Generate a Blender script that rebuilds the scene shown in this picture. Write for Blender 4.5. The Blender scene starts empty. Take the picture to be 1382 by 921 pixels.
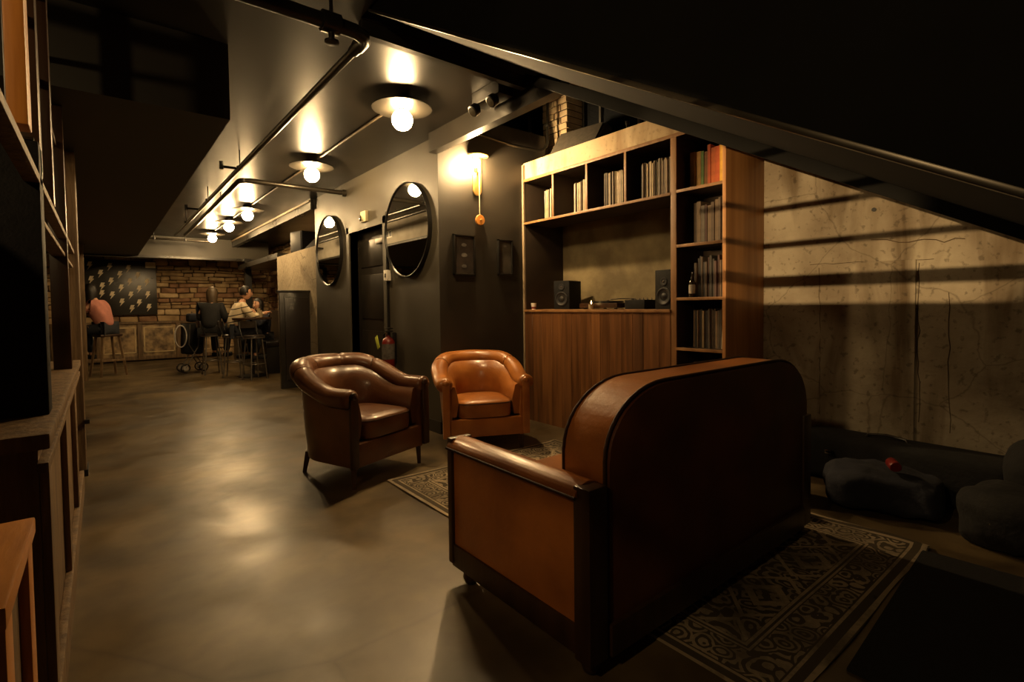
import bpy, bmesh, math, random
from mathutils import Vector, Matrix, noise
PI = math.pi
random.seed(7)
SC = bpy.context.scene
COL = SC.collection

# ---------------------------------------------------------------- camera
cam_d = bpy.data.cameras.new('camera'); cam = bpy.data.objects.new('camera', cam_d); COL.objects.link(cam)
def cam_axes(yaw, pitch, roll):
    f = Vector((math.sin(yaw), math.cos(yaw), 0)); r = Vector((math.cos(yaw), -math.sin(yaw), 0)); u = Vector((0, 0, 1))
    f2 = f*math.cos(pitch) - u*math.sin(pitch); u2 = u*math.cos(pitch) + f*math.sin(pitch)
    return r*math.cos(roll)+u2*math.sin(roll), -r*math.sin(roll)+u2*math.cos(roll), f2
R_, U_, F_ = cam_axes(.6782, .03305, -.0123)
cam.matrix_world = Matrix(((R_.x, U_.x, -F_.x, 0), (R_.y, U_.y, -F_.y, 0), (R_.z, U_.z, -F_.z, 1.25), (0, 0, 0, 1)))
cam_d.sensor_width = 36; cam_d.lens = 688/1382*36
cam_d.shift_y = -(460.5-434.6)/1382; cam_d.shift_x = 0; cam_d.clip_start = .02
SC.camera = cam
# ---------------------------------------------------------------- view + world
vs = SC.view_settings; vs.view_transform = 'Standard'; vs.look = 'None'; vs.gamma = 1; vs.use_curve_mapping = False; vs.exposure = 0.0
W = bpy.data.worlds.new('world'); SC.world = W; W.use_nodes = True
W.node_tree.nodes['Background'].inputs[0].default_value = (.9, .62, .38, 1)
W.node_tree.nodes['Background'].inputs[1].default_value = .004
WARM = (1.0, .66, .30)
BULB_L = 290        # radiance of the ceiling globes
SCONCE_L = 2600
SPOT_W = 1150        # spotlight clipped above the bar, washing the right wall
NEAR_W = 55         # watts of the bar pendant

# ---------------------------------------------------------------- materials
MATS = {}
def mat(name, col, rough=.6, metal=0., var=0., col2=None, scale=6., bump=0., bscale=None, coat=0., spec=.5, stretch=(1, 1, 1), detail=6., rvar=0., dist=0., ramp=(.35, .65)):
    if name in MATS: return MATS[name]
    m = bpy.data.materials.new(name); m.use_nodes = True; nt = m.node_tree; N = nt.nodes; L = nt.links
    b = N['Principled BSDF']; b.inputs['Base Color'].default_value = (*col, 1); b.inputs['Roughness'].default_value = rough
    b.inputs['Metallic'].default_value = metal; b.inputs['Coat Weight'].default_value = coat; b.inputs['Coat Roughness'].default_value = .15
    b.inputs['Specular IOR Level'].default_value = spec
    tc = N.new('ShaderNodeTexCoord'); mp = N.new('ShaderNodeMapping'); mp.inputs['Scale'].default_value = stretch
    L.new(tc.outputs['Object'], mp.inputs[0])
    nz = N.new('ShaderNodeTexNoise'); nz.inputs['Scale'].default_value = scale; nz.inputs['Detail'].default_value = detail; nz.inputs['Distortion'].default_value = dist
    L.new(mp.outputs[0], nz.inputs['Vector'])
    if var or col2:
        if col2 is None: col2 = tuple(c*(1-var) for c in col)
        rp = N.new('ShaderNodeValToRGB'); rp.color_ramp.elements[0].position = ramp[0]; rp.color_ramp.elements[1].position = ramp[1]
        rp.color_ramp.elements[0].color = (*col2, 1); rp.color_ramp.elements[1].color = (*col, 1)
        L.new(nz.outputs[0], rp.inputs[0]); L.new(rp.outputs[0], b.inputs['Base Color'])
    if rvar:
        mr = N.new('ShaderNodeMapRange'); mr.inputs[3].default_value = rough-rvar; mr.inputs[4].default_value = rough+rvar; mr.inputs[1].default_value = .3; mr.inputs[2].default_value = .7
        L.new(nz.outputs[0], mr.inputs[0]); L.new(mr.outputs[0], b.inputs['Roughness'])
    if bump:
        n2 = N.new('ShaderNodeTexNoise'); n2.inputs['Scale'].default_value = bscale or scale*3; n2.inputs['Detail'].default_value = 5
        L.new(mp.outputs[0], n2.inputs['Vector'])
        bp = N.new('ShaderNodeBump'); bp.inputs['Strength'].default_value = bump; bp.inputs['Distance'].default_value = .01
        L.new(n2.outputs[0], bp.inputs['Height']); L.new(bp.outputs[0], b.inputs['Normal'])
    MATS[name] = m; return m
def emat(name, col, strength):
    m = bpy.data.materials.new(name); m.use_nodes = True; nt = m.node_tree
    b = nt.nodes['Principled BSDF']; b.inputs['Base Color'].default_value = (.8, .8, .8, 1)
    b.inputs['Emission Color'].default_value = (*col, 1); b.inputs['Emission Strength'].default_value = strength
    MATS[name] = m; return m

def concrete_mat(name, c1, c2, stain, streak=True, pits=.45, cracks=.5):
    m = bpy.data.materials.new(name); m.use_nodes = True; nt = m.node_tree; N = nt.nodes; L = nt.links
    b = N['Principled BSDF']; b.inputs['Roughness'].default_value = .85
    tc = N.new('ShaderNodeTexCoord')
    def nz(s, st, d=8, di=0.):
        mp = N.new('ShaderNodeMapping'); mp.inputs['Scale'].default_value = st; L.new(tc.outputs['Object'], mp.inputs[0])
        n = N.new('ShaderNodeTexNoise'); n.inputs['Scale'].default_value = s; n.inputs['Detail'].default_value = d; n.inputs['Distortion'].default_value = di; L.new(mp.outputs[0], n.inputs['Vector']); return n
    def ramp(src, a, bb, ca, cb):
        r = N.new('ShaderNodeValToRGB'); e = r.color_ramp.elements; e[0].position = a; e[1].position = bb; e[0].color = (*ca, 1); e[1].color = (*cb, 1); L.new(src, r.inputs[0]); return r
    def mix(f, A, B, mode='MIX', fac=None):
        x = N.new('ShaderNodeMix'); x.data_type = 'RGBA'; x.blend_type = mode
        if f is not None: L.new(f, x.inputs[0])
        else: x.inputs[0].default_value = fac
        L.new(A, x.inputs[6]); L.new(B, x.inputs[7]); return x
    base = ramp(nz(2.2, (1, 1, 1)).outputs[0], .35, .65, c2, c1)
    st = ramp(nz(1.3, (2.5, 2.5, .5) if streak else (1, 1, 1), 9, .8).outputs[0], .5, .68, (0, 0, 0), (1, 1, 1))
    sc_ = N.new('ShaderNodeRGB'); sc_.outputs[0].default_value = (*stain, 1)
    m1 = mix(st.outputs[0], base.outputs[0], sc_.outputs[0])
    pit = ramp(nz(26, (1, 1, 1), 10).outputs[0], .33, .42, (.35, .33, .3), (1, 1, 1))
    m2 = mix(None, m1.outputs[2], pit.outputs[0], 'MULTIPLY', pits)
    wrp = nz(2.5, (1, 1, 1), 6); addv = N.new('ShaderNodeMix'); addv.data_type = 'RGBA'; addv.inputs[0].default_value = .18
    L.new(tc.outputs['Object'], addv.inputs[6]); L.new(wrp.outputs['Color'], addv.inputs[7])
    vo = N.new('ShaderNodeTexVoronoi'); vo.feature = 'DISTANCE_TO_EDGE'; vo.inputs['Scale'].default_value = 1.6; L.new(addv.outputs[2], vo.inputs['Vector'])
    ck = ramp(vo.outputs['Distance'], .0, .008, (.3, .27, .22), (1, 1, 1))
    m3 = mix(None, m2.outputs[2], ck.outputs[0], 'MULTIPLY', cracks)
    L.new(m3.outputs[2], b.inputs['Base Color'])
    bp = N.new('ShaderNodeBump'); bp.inputs['Strength'].default_value = .5; bp.inputs['Distance'].default_value = .02
    L.new(nz(14, (1, 1, 1), 8).outputs[0], bp.inputs['Height']); L.new(bp.outputs[0], b.inputs['Normal'])
    MATS[name] = m; return m

def floor_mat():
    m = bpy.data.materials.new('polished concrete'); m.use_nodes = True; nt = m.node_tree; N = nt.nodes; L = nt.links
    b = N['Principled BSDF']; tc = N.new('ShaderNodeTexCoord')
    def nz(s, d=8, di=0.):
        n = N.new('ShaderNodeTexNoise'); n.inputs['Scale'].default_value = s; n.inputs['Detail'].default_value = d; n.inputs['Distortion'].default_value = di; L.new(tc.outputs['Object'], n.inputs['Vector']); return n
    r = N.new('ShaderNodeValToRGB'); e = r.color_ramp.elements; e[0].position = .34; e[1].position = .66
    e[0].color = (.046, .032, .015, 1); e[1].color = (.180, .128, .062, 1); L.new(nz(1.3, 7, .3).outputs[0], r.inputs[0])
    r2 = N.new('ShaderNodeValToRGB'); e = r2.color_ramp.elements; e[0].position = .25; e[1].position = .62; e[0].color = (.55, .52, .48, 1); e[1].color = (1, 1, 1, 1)
    L.new(nz(5, 8, .2).outputs[0], r2.inputs[0])
    x = N.new('ShaderNodeMix'); x.data_type = 'RGBA'; x.blend_type = 'MULTIPLY'; x.inputs[0].default_value = .9
    L.new(r.outputs[0], x.inputs[6]); L.new(r2.outputs[0], x.inputs[7])
    vo = N.new('ShaderNodeTexVoronoi'); vo.feature = 'DISTANCE_TO_EDGE'; vo.inputs['Scale'].default_value = .42
    w = N.new('ShaderNodeMix'); w.data_type = 'RGBA'; w.inputs[0].default_value = .12; L.new(tc.outputs['Object'], w.inputs[6]); L.new(nz(1.5).outputs['Color'], w.inputs[7]); L.new(w.outputs[2], vo.inputs['Vector'])
    r3 = N.new('ShaderNodeValToRGB'); e = r3.color_ramp.elements; e[0].position = 0; e[1].position = .006; e[0].color = (.5, .45, .4, 1); e[1].color = (1, 1, 1, 1); L.new(vo.outputs['Distance'], r3.inputs[0])
    y = N.new('ShaderNodeMix'); y.data_type = 'RGBA'; y.blend_type = 'MULTIPLY'; y.inputs[0].default_value = .5
    L.new(x.outputs[2], y.inputs[6]); L.new(r3.outputs[0], y.inputs[7]); L.new(y.outputs[2], b.inputs['Base Color'])
    mr = N.new('ShaderNodeMapRange'); mr.inputs[1].default_value = .3; mr.inputs[2].default_value = .7; mr.inputs[3].default_value = .30; mr.inputs[4].default_value = .52
    L.new(nz(2.3, 8, .5).outputs[0], mr.inputs[0]); L.new(mr.outputs[0], b.inputs['Roughness'])
    bp = N.new('ShaderNodeBump'); bp.inputs['Strength'].default_value = .12; bp.inputs['Distance'].default_value = .01
    L.new(nz(5, 6).outputs[0], bp.inputs['Height']); L.new(bp.outputs[0], b.inputs['Normal'])
    return m

def rug_mat(w, l):
    # faded oriental pattern: border bands, diamond lattice and scrollwork (object space, metres from the rug centre)
    m = bpy.data.materials.new('faded oriental weave'); m.use_nodes = True; nt = m.node_tree; N = nt.nodes; L = nt.links
    b = N['Principled BSDF']; b.inputs['Roughness'].default_value = .95; b.inputs['Specular IOR Level'].default_value = .15
    tc = N.new('ShaderNodeTexCoord'); sp = N.new('ShaderNodeSeparateXYZ'); L.new(tc.outputs['Object'], sp.inputs[0])
    def M(op, a, bb=None, c=None):
        n = N.new('ShaderNodeMath'); n.operation = op
        for i, v in enumerate((a, bb, c)):
            if v is None: continue
            if isinstance(v, (int, float)): n.inputs[i].default_value = v
            else: L.new(v, n.inputs[i])
        return n.outputs[0]
    ax = M('ABSOLUTE', sp.outputs[0]); ay = M('ABSOLUTE', sp.outputs[1])
    d = M('MINIMUM', M('SUBTRACT', w/2, ax), M('SUBTRACT', l/2, ay))      # distance in from the edge
    def band(a, c): return M('MULTIPLY', M('GREATER_THAN', d, a), M('LESS_THAN', d, c))
    wz = N.new('ShaderNodeTexNoise'); wz.inputs['Scale'].default_value = 5; wz.inputs['Detail'].default_value = 3
    cmb = N.new('ShaderNodeCombineXYZ'); L.new(ax, cmb.inputs[0]); L.new(ay, cmb.inputs[1])   # mirrored in both axes
    L.new(cmb.outputs[0], wz.inputs['Vector'])
    mx = N.new('ShaderNodeMix'); mx.data_type = 'RGBA'; mx.inputs[0].default_value = .12; L.new(cmb.outputs[0], mx.inputs[6]); L.new(wz.outputs['Color'], mx.inputs[7])
    vo = N.new('ShaderNodeTexVoronoi'); vo.inputs['Scale'].default_value = 14; L.new(mx.outputs[2], vo.inputs['Vector'])
    rings = M('GREATER_THAN', M('SINE', M('MULTIPLY', vo.outputs['Distance'], 19)), .2)
    # diamonds
    p = .46
    dx = M('ABSOLUTE', M('SUBTRACT', M('FRACT', M('DIVIDE', ax, p)), .5)); dy = M('ABSOLUTE', M('SUBTRACT', M('FRACT', M('DIVIDE', ay, p*.9)), .5))
    s = M('ADD', dx, dy)
    dia = M('LESS_THAN', M('ABSOLUTE', M('SUBTRACT', s, .46)), .028)
    dia2 = M('LESS_THAN', M('ABSOLUTE', M('SUBTRACT', s, .2)), .05)
    field = M('MAXIMUM', M('MAXIMUM', dia, dia2), M('MULTIPLY', rings, .75))
    inner = M('GREATER_THAN', d, .24)
    bz = M('GREATER_THAN', M('SINE', M('MULTIPLY', vo.outputs['Distance'], 24)), .0)
    bord = M('MULTIPLY', band(.075, .2), M('MULTIPLY', bz, .8))
    lines = M('MAXIMUM', band(.0, .022), M('MAXIMUM', band(.055, .068), M('MAXIMUM', band(.205, .215), band(.225, .238))))
    f = M('MAXIMUM', M('MAXIMUM', M('MULTIPLY', inner, field), bord), lines)
    wn = N.new('ShaderNodeTexNoise'); wn.inputs['Scale'].default_value = 3.2; wn.inputs['Detail'].default_value = 10; L.new(tc.outputs['Object'], wn.inputs['Vector'])
    wear = N.new('ShaderNodeMapRange'); wear.inputs[1].default_value = .35; wear.inputs[2].default_value = .65; wear.inputs[3].default_value = .25; wear.inputs[4].default_value = 1; L.new(wn.outputs[0], wear.inputs[0])
    fine = N.new('ShaderNodeTexNoise'); fine.inputs['Scale'].default_value = 60; fine.inputs['Detail'].default_value = 4; L.new(tc.outputs['Object'], fine.inputs['Vector'])
    f = M('MULTIPLY', f, M('MULTIPLY', wear.outputs[0], M('ADD', fine.outputs[0], .55)))
    rp = N.new('ShaderNodeValToRGB'); e = rp.color_ramp.elements; e[0].position = .08; e[1].position = .8
    e[0].color = (.15, .122, .088, 1); e[1].color = (.66, .55, .39, 1); L.new(f, rp.inputs[0]); L.new(rp.outputs[0], b.inputs['Base Color'])
    bp = N.new('ShaderNodeBump'); bp.inputs['Strength'].default_value = .4; bp.inputs['Distance'].default_value = .004; L.new(fine.outputs[0], bp.inputs['Height']); L.new(bp.outputs[0], b.inputs['Normal'])
    return m

mat('sconce wall paint', (.026, .022, .017), .5, var=.2, scale=2.4, bump=.12, bscale=7, rvar=.05)
mat('soffit black', (.005, .005, .005), .8, var=.3, spec=.12)
mat('black paint', (.022, .019, .015), .32, var=.3, scale=1.8, bump=.35, bscale=2.2, rvar=.07)
mat('ceiling paint', (.015, .012, .009), .34, var=.3, scale=2.2, bump=.06, bscale=1.6, rvar=.04, stretch=(1, .6, 1), detail=3)
mat('wall paint', (.062, .054, .039), .47, var=.18, scale=2.4, bump=.12, bscale=7, rvar=.06)
mat('soffit paint', (.016, .014, .011), .55, var=.2, scale=1.5)
mat('pale wall', (.35, .32, .27), .8, var=.2)
concrete_mat('raw concrete', (.46, .40, .30), (.25, .20, .14), (.13, .09, .05), pits=.6)
concrete_mat('booth concrete', (.34, .28, .19), (.26, .21, .14), (.18, .14, .09), streak=False, pits=.3, cracks=.8)
concrete_mat('header concrete', (.62, .50, .33), (.46, .34, .20), (.26, .15, .07), pits=.3, cracks=0)
MATS['floor'] = floor_mat()
mat('leather tan', (.44, .165, .035), .33, var=.45, col2=(.26, .085, .018), scale=4, bump=.12, bscale=60, coat=.25, rvar=.06)
mat('leather sofa', (.46, .155, .030), .36, col2=(.24, .075, .017), scale=2.6, bump=.12, bscale=50, coat=.2, rvar=.07)
mat('leather brown', (.150, .060, .024), .33, col2=(.075, .029, .013), scale=4, bump=.12, bscale=60, coat=.25, rvar=.06)
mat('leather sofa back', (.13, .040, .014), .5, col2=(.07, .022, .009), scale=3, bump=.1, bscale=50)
mat('dark wood', (.045, .020, .009), .35, var=.4, scale=3, stretch=(6, 6, .6), bump=.1)
mat('piping', (.04, .016, .007), .6, spec=.2)
mat('walnut', (.175, .074, .025), .42, col2=(.085, .034, .011), scale=3.0, stretch=(7, 7, .45), bump=.1, bscale=14, detail=9, rvar=.05)
mat('walnut edge', (.30, .155, .06), .5, col2=(.20, .095, .035), scale=4, stretch=(3, 3, .6))
mat('plywood side', (.46, .22, .075), .5, col2=(.30, .13, .042), scale=1.6, stretch=(5, 5, .35), dist=1.2, detail=8)
mat('cubby inside shaded', (.030, .017, .009), .7, var=.3)
mat('weathered wood', (.20, .125, .06), .6, col2=(.09, .052, .024), scale=5, stretch=(5, 5, .5), bump=.4)
mat('orange wood', (.62, .25, .04), .45, col2=(.42, .155, .025), scale=4, stretch=(6, 1, .6), bump=.1)
mat('black metal', (.014, .013, .012), .35, metal=.3)
mat('pipe metal', (.05, .043, .033), .28, metal=.6, var=.3)
mat('grey metal', (.22, .20, .18), .4, metal=.8)
mat('bright trim', (.30, .23, .15), .5, var=.3)
mat('brass', (.62, .40, .13), .35, metal=.75)
mat('chrome', (.7, .68, .62), .15, metal=1)
mat('mirror glass', (.82, .82, .80), .02, metal=1)
mat('disc metal', (.030, .026, .020), .38, metal=.2)
mat('plastic beige', (.62, .54, .36), .5)
mat('plastic white', (.75, .72, .66), .5)
mat('speaker black', (.012, .012, .013), .65, spec=.15, var=.3, scale=40, bump=.2)
mat('cone', (.022, .022, .024), .5, spec=.25)
mat('window dark', (.01, .011, .013), .12)
mat('fabric black', (.010, .010, .011), .9, var=.4, scale=12, bump=.4)
mat('fabric navy', (.014, .016, .028), .9, var=.4, scale=10, bump=.5)
mat('fabric carpet black', (.006, .006, .007), .95, var=.4, scale=30, bump=.5)
mat('stone', (.55, .38, .20), .8, col2=(.28, .18, .085), scale=4, bump=.8, bscale=12)
mat('stone pale', (.70, .52, .30), .8, col2=(.38, .26, .13), scale=4, bump=.8, bscale=12)
mat('stone red', (.36, .20, .11), .8, col2=(.19, .10, .05), scale=5, bump=.8, bscale=14)
mat('mortar', (.10, .065, .035), .95, var=.4)
mat('brick pale', (.82, .66, .44), .85, col2=(.58, .42, .25), scale=7, bump=.7, bscale=22)
mat('bolt leaf', (.92, .80, .58), .6, col2=(.70, .58, .38), scale=8)
mat('skin', (.55, .30, .19), .55)
mat('hair dark', (.012, .009, .007), .5, var=.4, scale=30, stretch=(1, 1, .2))
mat('cloth pink', (.55, .22, .17), .85, var=.25, scale=8, bump=.3)
mat('cloth jeans', (.02, .024, .035), .85, var=.3, scale=9)
mat('red paint', (.16, .012, .009), .35)
mat('tag green', (.55, .62, .06), .6)
mat('label grey', (.38, .35, .32), .6)
mat('label dim', (.15, .135, .12), .5, col2=(.07, .06, .055), scale=25)

# ---------------------------------------------------------------- helpers
class MB:
    def __init__(s): s.bm = bmesh.new(); s.m = []; s.cur = 0
    def use(s, name):
        mt = MATS[name]
        if mt not in s.m: s.m.append(mt)
        s.cur = s.m.index(mt); return s
    def _f(s, fs):
        for f in fs: f.material_index = s.cur
        return s
    def face(s, vs):
        try: f = s.bm.faces.new(vs); f.material_index = s.cur; return f
        except ValueError: return None
    def box(s, x0, y0, z0, x1, y1, z1, bev=0., mtx=None, seg=2):
        vs = [s.bm.verts.new((x, y, z)) for x in (x0, x1) for y in (y0, y1) for z in (z0, z1)]
        q = [(0, 1, 3, 2), (4, 6, 7, 5), (0, 4, 5, 1), (2, 3, 7, 6), (0, 2, 6, 4), (1, 5, 7, 3)]
        fs = [s.face([vs[i] for i in f]) for f in q]
        if mtx is not None:
            for v in vs: v.co = mtx @ v.co
        if bev:
            es = list({e for f in fs for e in f.edges})
            r = bmesh.ops.bevel(s.bm, geom=es, offset=bev, segments=seg, profile=.6, affect='EDGES', clamp_overlap=True)
            s._f(r['faces'])
        return s
    def poly(s, pts, vec, bev=0.):           # extrude a planar outline along vec
        a = [s.bm.verts.new(p) for p in pts]; b = [s.bm.verts.new(Vector(p)+Vector(vec)) for p in pts]
        n = len(a); fs = [s.face(a[::-1]), s.face(b)]
        for i in range(n): fs.append(s.face([a[i], a[(i+1) % n], b[(i+1) % n], b[i]]))
        if bev:
            es = list({e for f in fs if f for e in f.edges})
            r = bmesh.ops.bevel(s.bm, geom=es, offset=bev, segments=2, profile=.6, affect='EDGES', clamp_overlap=True); s._f(r['faces'])
        return s
    def tube(s, pts, r, n=10, cap=True, closed=False):
        pts = [Vector(p) for p in pts]; m = len(pts); rs = r if isinstance(r, (list, tuple)) else [r]*m
        rings = []; prev = None
        for i, p in enumerate(pts):
            if closed: t = (pts[(i+1) % m]-pts[i-1]).normalized()
            elif i == 0: t = (pts[1]-p).normalized()
            elif i == m-1: t = (p-pts[i-1]).normalized()
            else: t = ((pts[i+1]-p).normalized()+(p-pts[i-1]).normalized()).normalized()
            if prev is None:
                a = Vector((0, 0, 1)) if abs(t.z) < .9 else Vector((1, 0, 0)); u = t.cross(a).normalized()
            else:
                u = (prev - t*prev.dot(t)); u = u.normalized() if u.length > 1e-6 else t.orthogonal().normalized()
            prev = u; v = t.cross(u)
            rings.append([s.bm.verts.new(p+(u*math.cos(2*PI*k/n)+v*math.sin(2*PI*k/n))*rs[i]) for k in range(n)])
        for i in range(m if closed else m-1):
            a, b = rings[i], rings[(i+1) % m]
            for k in range(n): s.face([a[k], a[(k+1) % n], b[(k+1) % n], b[k]])
        if cap and not closed: s.face(rings[0][::-1]); s.face(rings[-1])
        return s
    def lathe(s, prof, c=(0, 0, 0), n=24, mtx=None, cap=True):    # prof: (r, z) pairs, axis z
        rings = []
        for r, z in prof:
            rings.append([s.bm.verts.new(Vector(c)+Vector((max(r, 1e-4)*math.cos(2*PI*k/n), max(r, 1e-4)*math.sin(2*PI*k/n), z))) for k in range(n)])
        for a, b in zip(rings, rings[1:]):
            for k in range(n): s.face([a[k], a[(k+1) % n], b[(k+1) % n], b[k]])
        if cap: s.face(rings[0][::-1]); s.face(rings[-1])
        if mtx is not None:
            for rg in rings:
                for v in rg: v.co = mtx @ v.co
        return s
    def ball(s, c, r, u=20, v=12, sc=(1, 1, 1)):
        q = bmesh.ops.create_uvsphere(s.bm, u_segments=u, v_segments=v, radius=r)
        fs = set()
        for vt in q['verts']:
            vt.co = Vector((vt.co.x*sc[0], vt.co.y*sc[1], vt.co.z*sc[2]))+Vector(c)
            for f in vt.link_faces: fs.add(f)
        return s._f(fs)
    def wob(s, amp, freq, seed=0):
        for v in s.bm.verts:
            v.co += Vector(noise.noise_vector(v.co*freq+Vector((seed, seed*1.7, 0))))*amp
        return s
    def done(s, name, parent=None, label=None, smooth=True, ang=38):
        bmesh.ops.recalc_face_normals(s.bm, faces=s.bm.faces)
        me = bpy.data.meshes.new(name)
        if smooth:
            for f in s.bm.faces: f.smooth = True
            for e in s.bm.edges:
                if len(e.link_faces) == 2 and e.calc_face_angle(0) > math.radians(ang): e.smooth = False
        s.bm.to_mesh(me); s.bm.free()
        for m in s.m: me.materials.append(m)
        o = bpy.data.objects.new(name, me); COL.objects.link(o)
        if parent: o.parent = parent
        if label: o['label'] = label
        return o
def N_(m): b = MB(); b.use(m); return b
def thing(name, label, cat, loc=(0, 0, 0), rz=0, group=None):
    o = bpy.data.objects.new(name, None); COL.objects.link(o); o.location = loc; o.rotation_euler = (0, 0, rz)
    o.empty_display_size = .1
    return tag(o, label, cat, group)
def tag(o, label, cat, group=None):
    o['label'] = label; o['category'] = cat
    if group: o['group'] = group
    return o
def S(o): o['kind'] = 'structure'; return o
def dup(root, loc=None, rz=None, label=None, group=None):
    r = root.copy(); COL.objects.link(r)
    if loc is not None: r.location = loc
    if rz is not None: r.rotation_euler = (0, 0, rz)
    if label: r['label'] = label
    if group: r['group'] = group
    for ch in list(root.children):
        c = ch.copy(); COL.objects.link(c); c.parent = r
        for g in list(ch.children):
            d = g.copy(); COL.objects.link(d); d.parent = c
    return r

XM, XB, XW, ZC, YS = 2.55, 3.6, 4.2, 2.88, 4.27      # mirror wall, bookcase front, right wall, ceiling, sconce wall
# ================================================================ STRUCTURE
S(N_('floor').box(-4.6, -2.6, -.1, 5.4, 16.2, 0).done('floor'))
b = N_('ceiling paint'); b.box(-4.6, -2.6, ZC, 1.19, 16.2, ZC+.1); b.box(1.19, 2.8, ZC, 1.2, 16.2, ZC+.1); b.box(1.2, 2.8, ZC, XM, 16.2, ZC+.1)
b.box(XM, 7.87, ZC, 5.4, 16.2, ZC+.1)
S(b.done('ceiling'))
S(N_('soffit paint').box(XM-.1, -2.6, 3.9, 5.4, 7.9, 4.0).box(1.2, -2.6, 3.9, XM, 2.8, 4.0).box(1.2, 2.8, ZC+.1, XM-.02, 2.9, 4.0).box(XM-.1,2.9,ZC+.1,XM-.02,7.9,4.0).box(1.1,-2.6,ZC+.1,1.2,2.9,4.0).done('ceiling_light_well'))
# mirror wall with a door recess (y 5.48-6.5)
b = N_('wall paint'); b.box(XM, YS+.004, 0, XM+.25, 5.48, ZC); b.box(XM, 6.5, 0, XM+.25, 7.87, ZC); b.box(XM, 5.48, 2.2, XM+.25, 6.5, ZC)
S(b.done('wall_mirror_side'))
# sconce wall with its raised top beyond the ceiling beam
b = N_('sconce wall paint'); b.box(XM, YS, 0, XM+.25, YS+.004, ZC); b.box(XM+.25, YS, 0, XW, YS+.12, 2.785); b.box(XM+.25, YS, 2.785, 3.95, YS+.12, 3.14); b.box(XM, YS, ZC, XM+.25, YS+.12, 3.14)
S(b.done('wall_sconce'))
# right wall
S(N_('raw concrete').box(XW, -2.6, 0, XW+.2, 1.95, 3.9).box(XW, 1.95, 0, XW+.2, YS-.002, 2.60).done('wall_right'))
S(N_('header concrete').box(XB+.02, 1.97, 2.60, XW+.3, YS-.002, 2.785, .006).done('trim_ledge'))
S(N_('raw concrete').box(XW, YS+.12, 0, XW+.3, 7.87, 2.785).done('wall_ledge'))
# window wall above the ledge
b = N_('wall paint'); X1 = 4.35
b.box(X1, -2.6, 3.9-.2, X1+.12, 8, 3.9); b.box(X1, 5.3, 2.785, X1+.12, 8, 3.7); b.box(X1, 4.47, 2.785, X1+.12, 5.3, 3.3)
S(b.done('wall_window_side'))
# pale brick pier between the windows: real brick courses
b = N_('brick pale'); z = 2.785; k = 0
while z < 3.85:
    y = 4.075 - (.10 if k % 2 else 0)
    while y < 4.47:
        a0 = max(y, 4.075); a1 = min(y+.2, 4.47)
        if a1-a0 > .02: b.box(4.10+random.uniform(-.008, .008), a0+.003, z+.003, X1+.12, a1-.003, z+.066, .004, seg=1)
        y += .205
    z += .072; k += 1
b.use('mortar').box(4.11, 4.083, 2.785, X1+.11, 4.462, 3.88)
S(b.done('wall_brick_pier'))
def window(y0, y1, z0, z1, x, muls, nm):
    b = N_('window dark').box(x+.05, y0, z0, x+.06, y1, z1); w = S(b.done(nm))
    f = N_('black metal')
    for yy in (y0, y1-.03): f.box(x, yy, z0, x+.07, yy+.03, z1)
    for zz in (z0, z1-.03): f.box(x, y0, zz, x+.07, y1, zz+.03)
    f.done('window_frame', w)
    g = N_('grey metal')
    for yy in muls: g.box(x+.01, yy-.012, z0, x+.05, yy+.012, z1)
    g.done('mullion', w)
    return w
window(1.95, 4.075, 2.785, 3.70, X1, (2.7, 3.30, 3.82), 'window_1'); window(4.47, 5.3, 3.3, 3.7, X1, (5.02,), 'window_2')
# left room shell
S(N_('pale wall').box(-4.7, -2.6, 1.3, -4.6, 16.2, ZC).done('wall_left'))
S(N_('weathered wood').box(-4.7, -2.6, 0, -4.6, 16.2, 1.3).done('wall_left_wainscot'))
S(N_('wall paint').box(-4.7, -2.7, 0, 5.4, -2.6, 3.9).done('wall_back'))
# dropped soffit on the left and end bulkhead
S(N_('soffit paint').box(-4.6, 3.58, 2.42, .66, 13.75, ZC).done('ceiling_soffit'))
S(N_('pale wall').box(.66, 3.62, 2.46, .668, 13.75, ZC-.002).done('trim_soffit_face'))
S(N_('wall paint').box(-4.6, 13.75, 2.44, 3.3, 13.95, ZC).done('trim_bulkhead'))
S(N_('black paint').box(-4.6, 13.70, 2.39, 3.3, 13.98, 2.44).done('trim_bulkhead_edge'))
# corridor right side beyond the mirror wall
S(N_('booth concrete').box(XM+.04, 7.87, 0, XM+.9, 10.2, 2.2, .01).done('wall_concrete_booth'))
S(N_('black paint').box(XM-.06, 7.87, 2.72, XM+.04, 13.75, ZC).done('trim_corridor_beam'))
S(N_('bright trim').box(XM-.085, 7.87, 2.83, XM-.06, 13.75, 2.86).done('trim_corridor_bead'))
S(N_('black metal').box(2.72, 13.55, 0, 2.86, 13.7, 2.44).done('trim_steel_column'))
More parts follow.
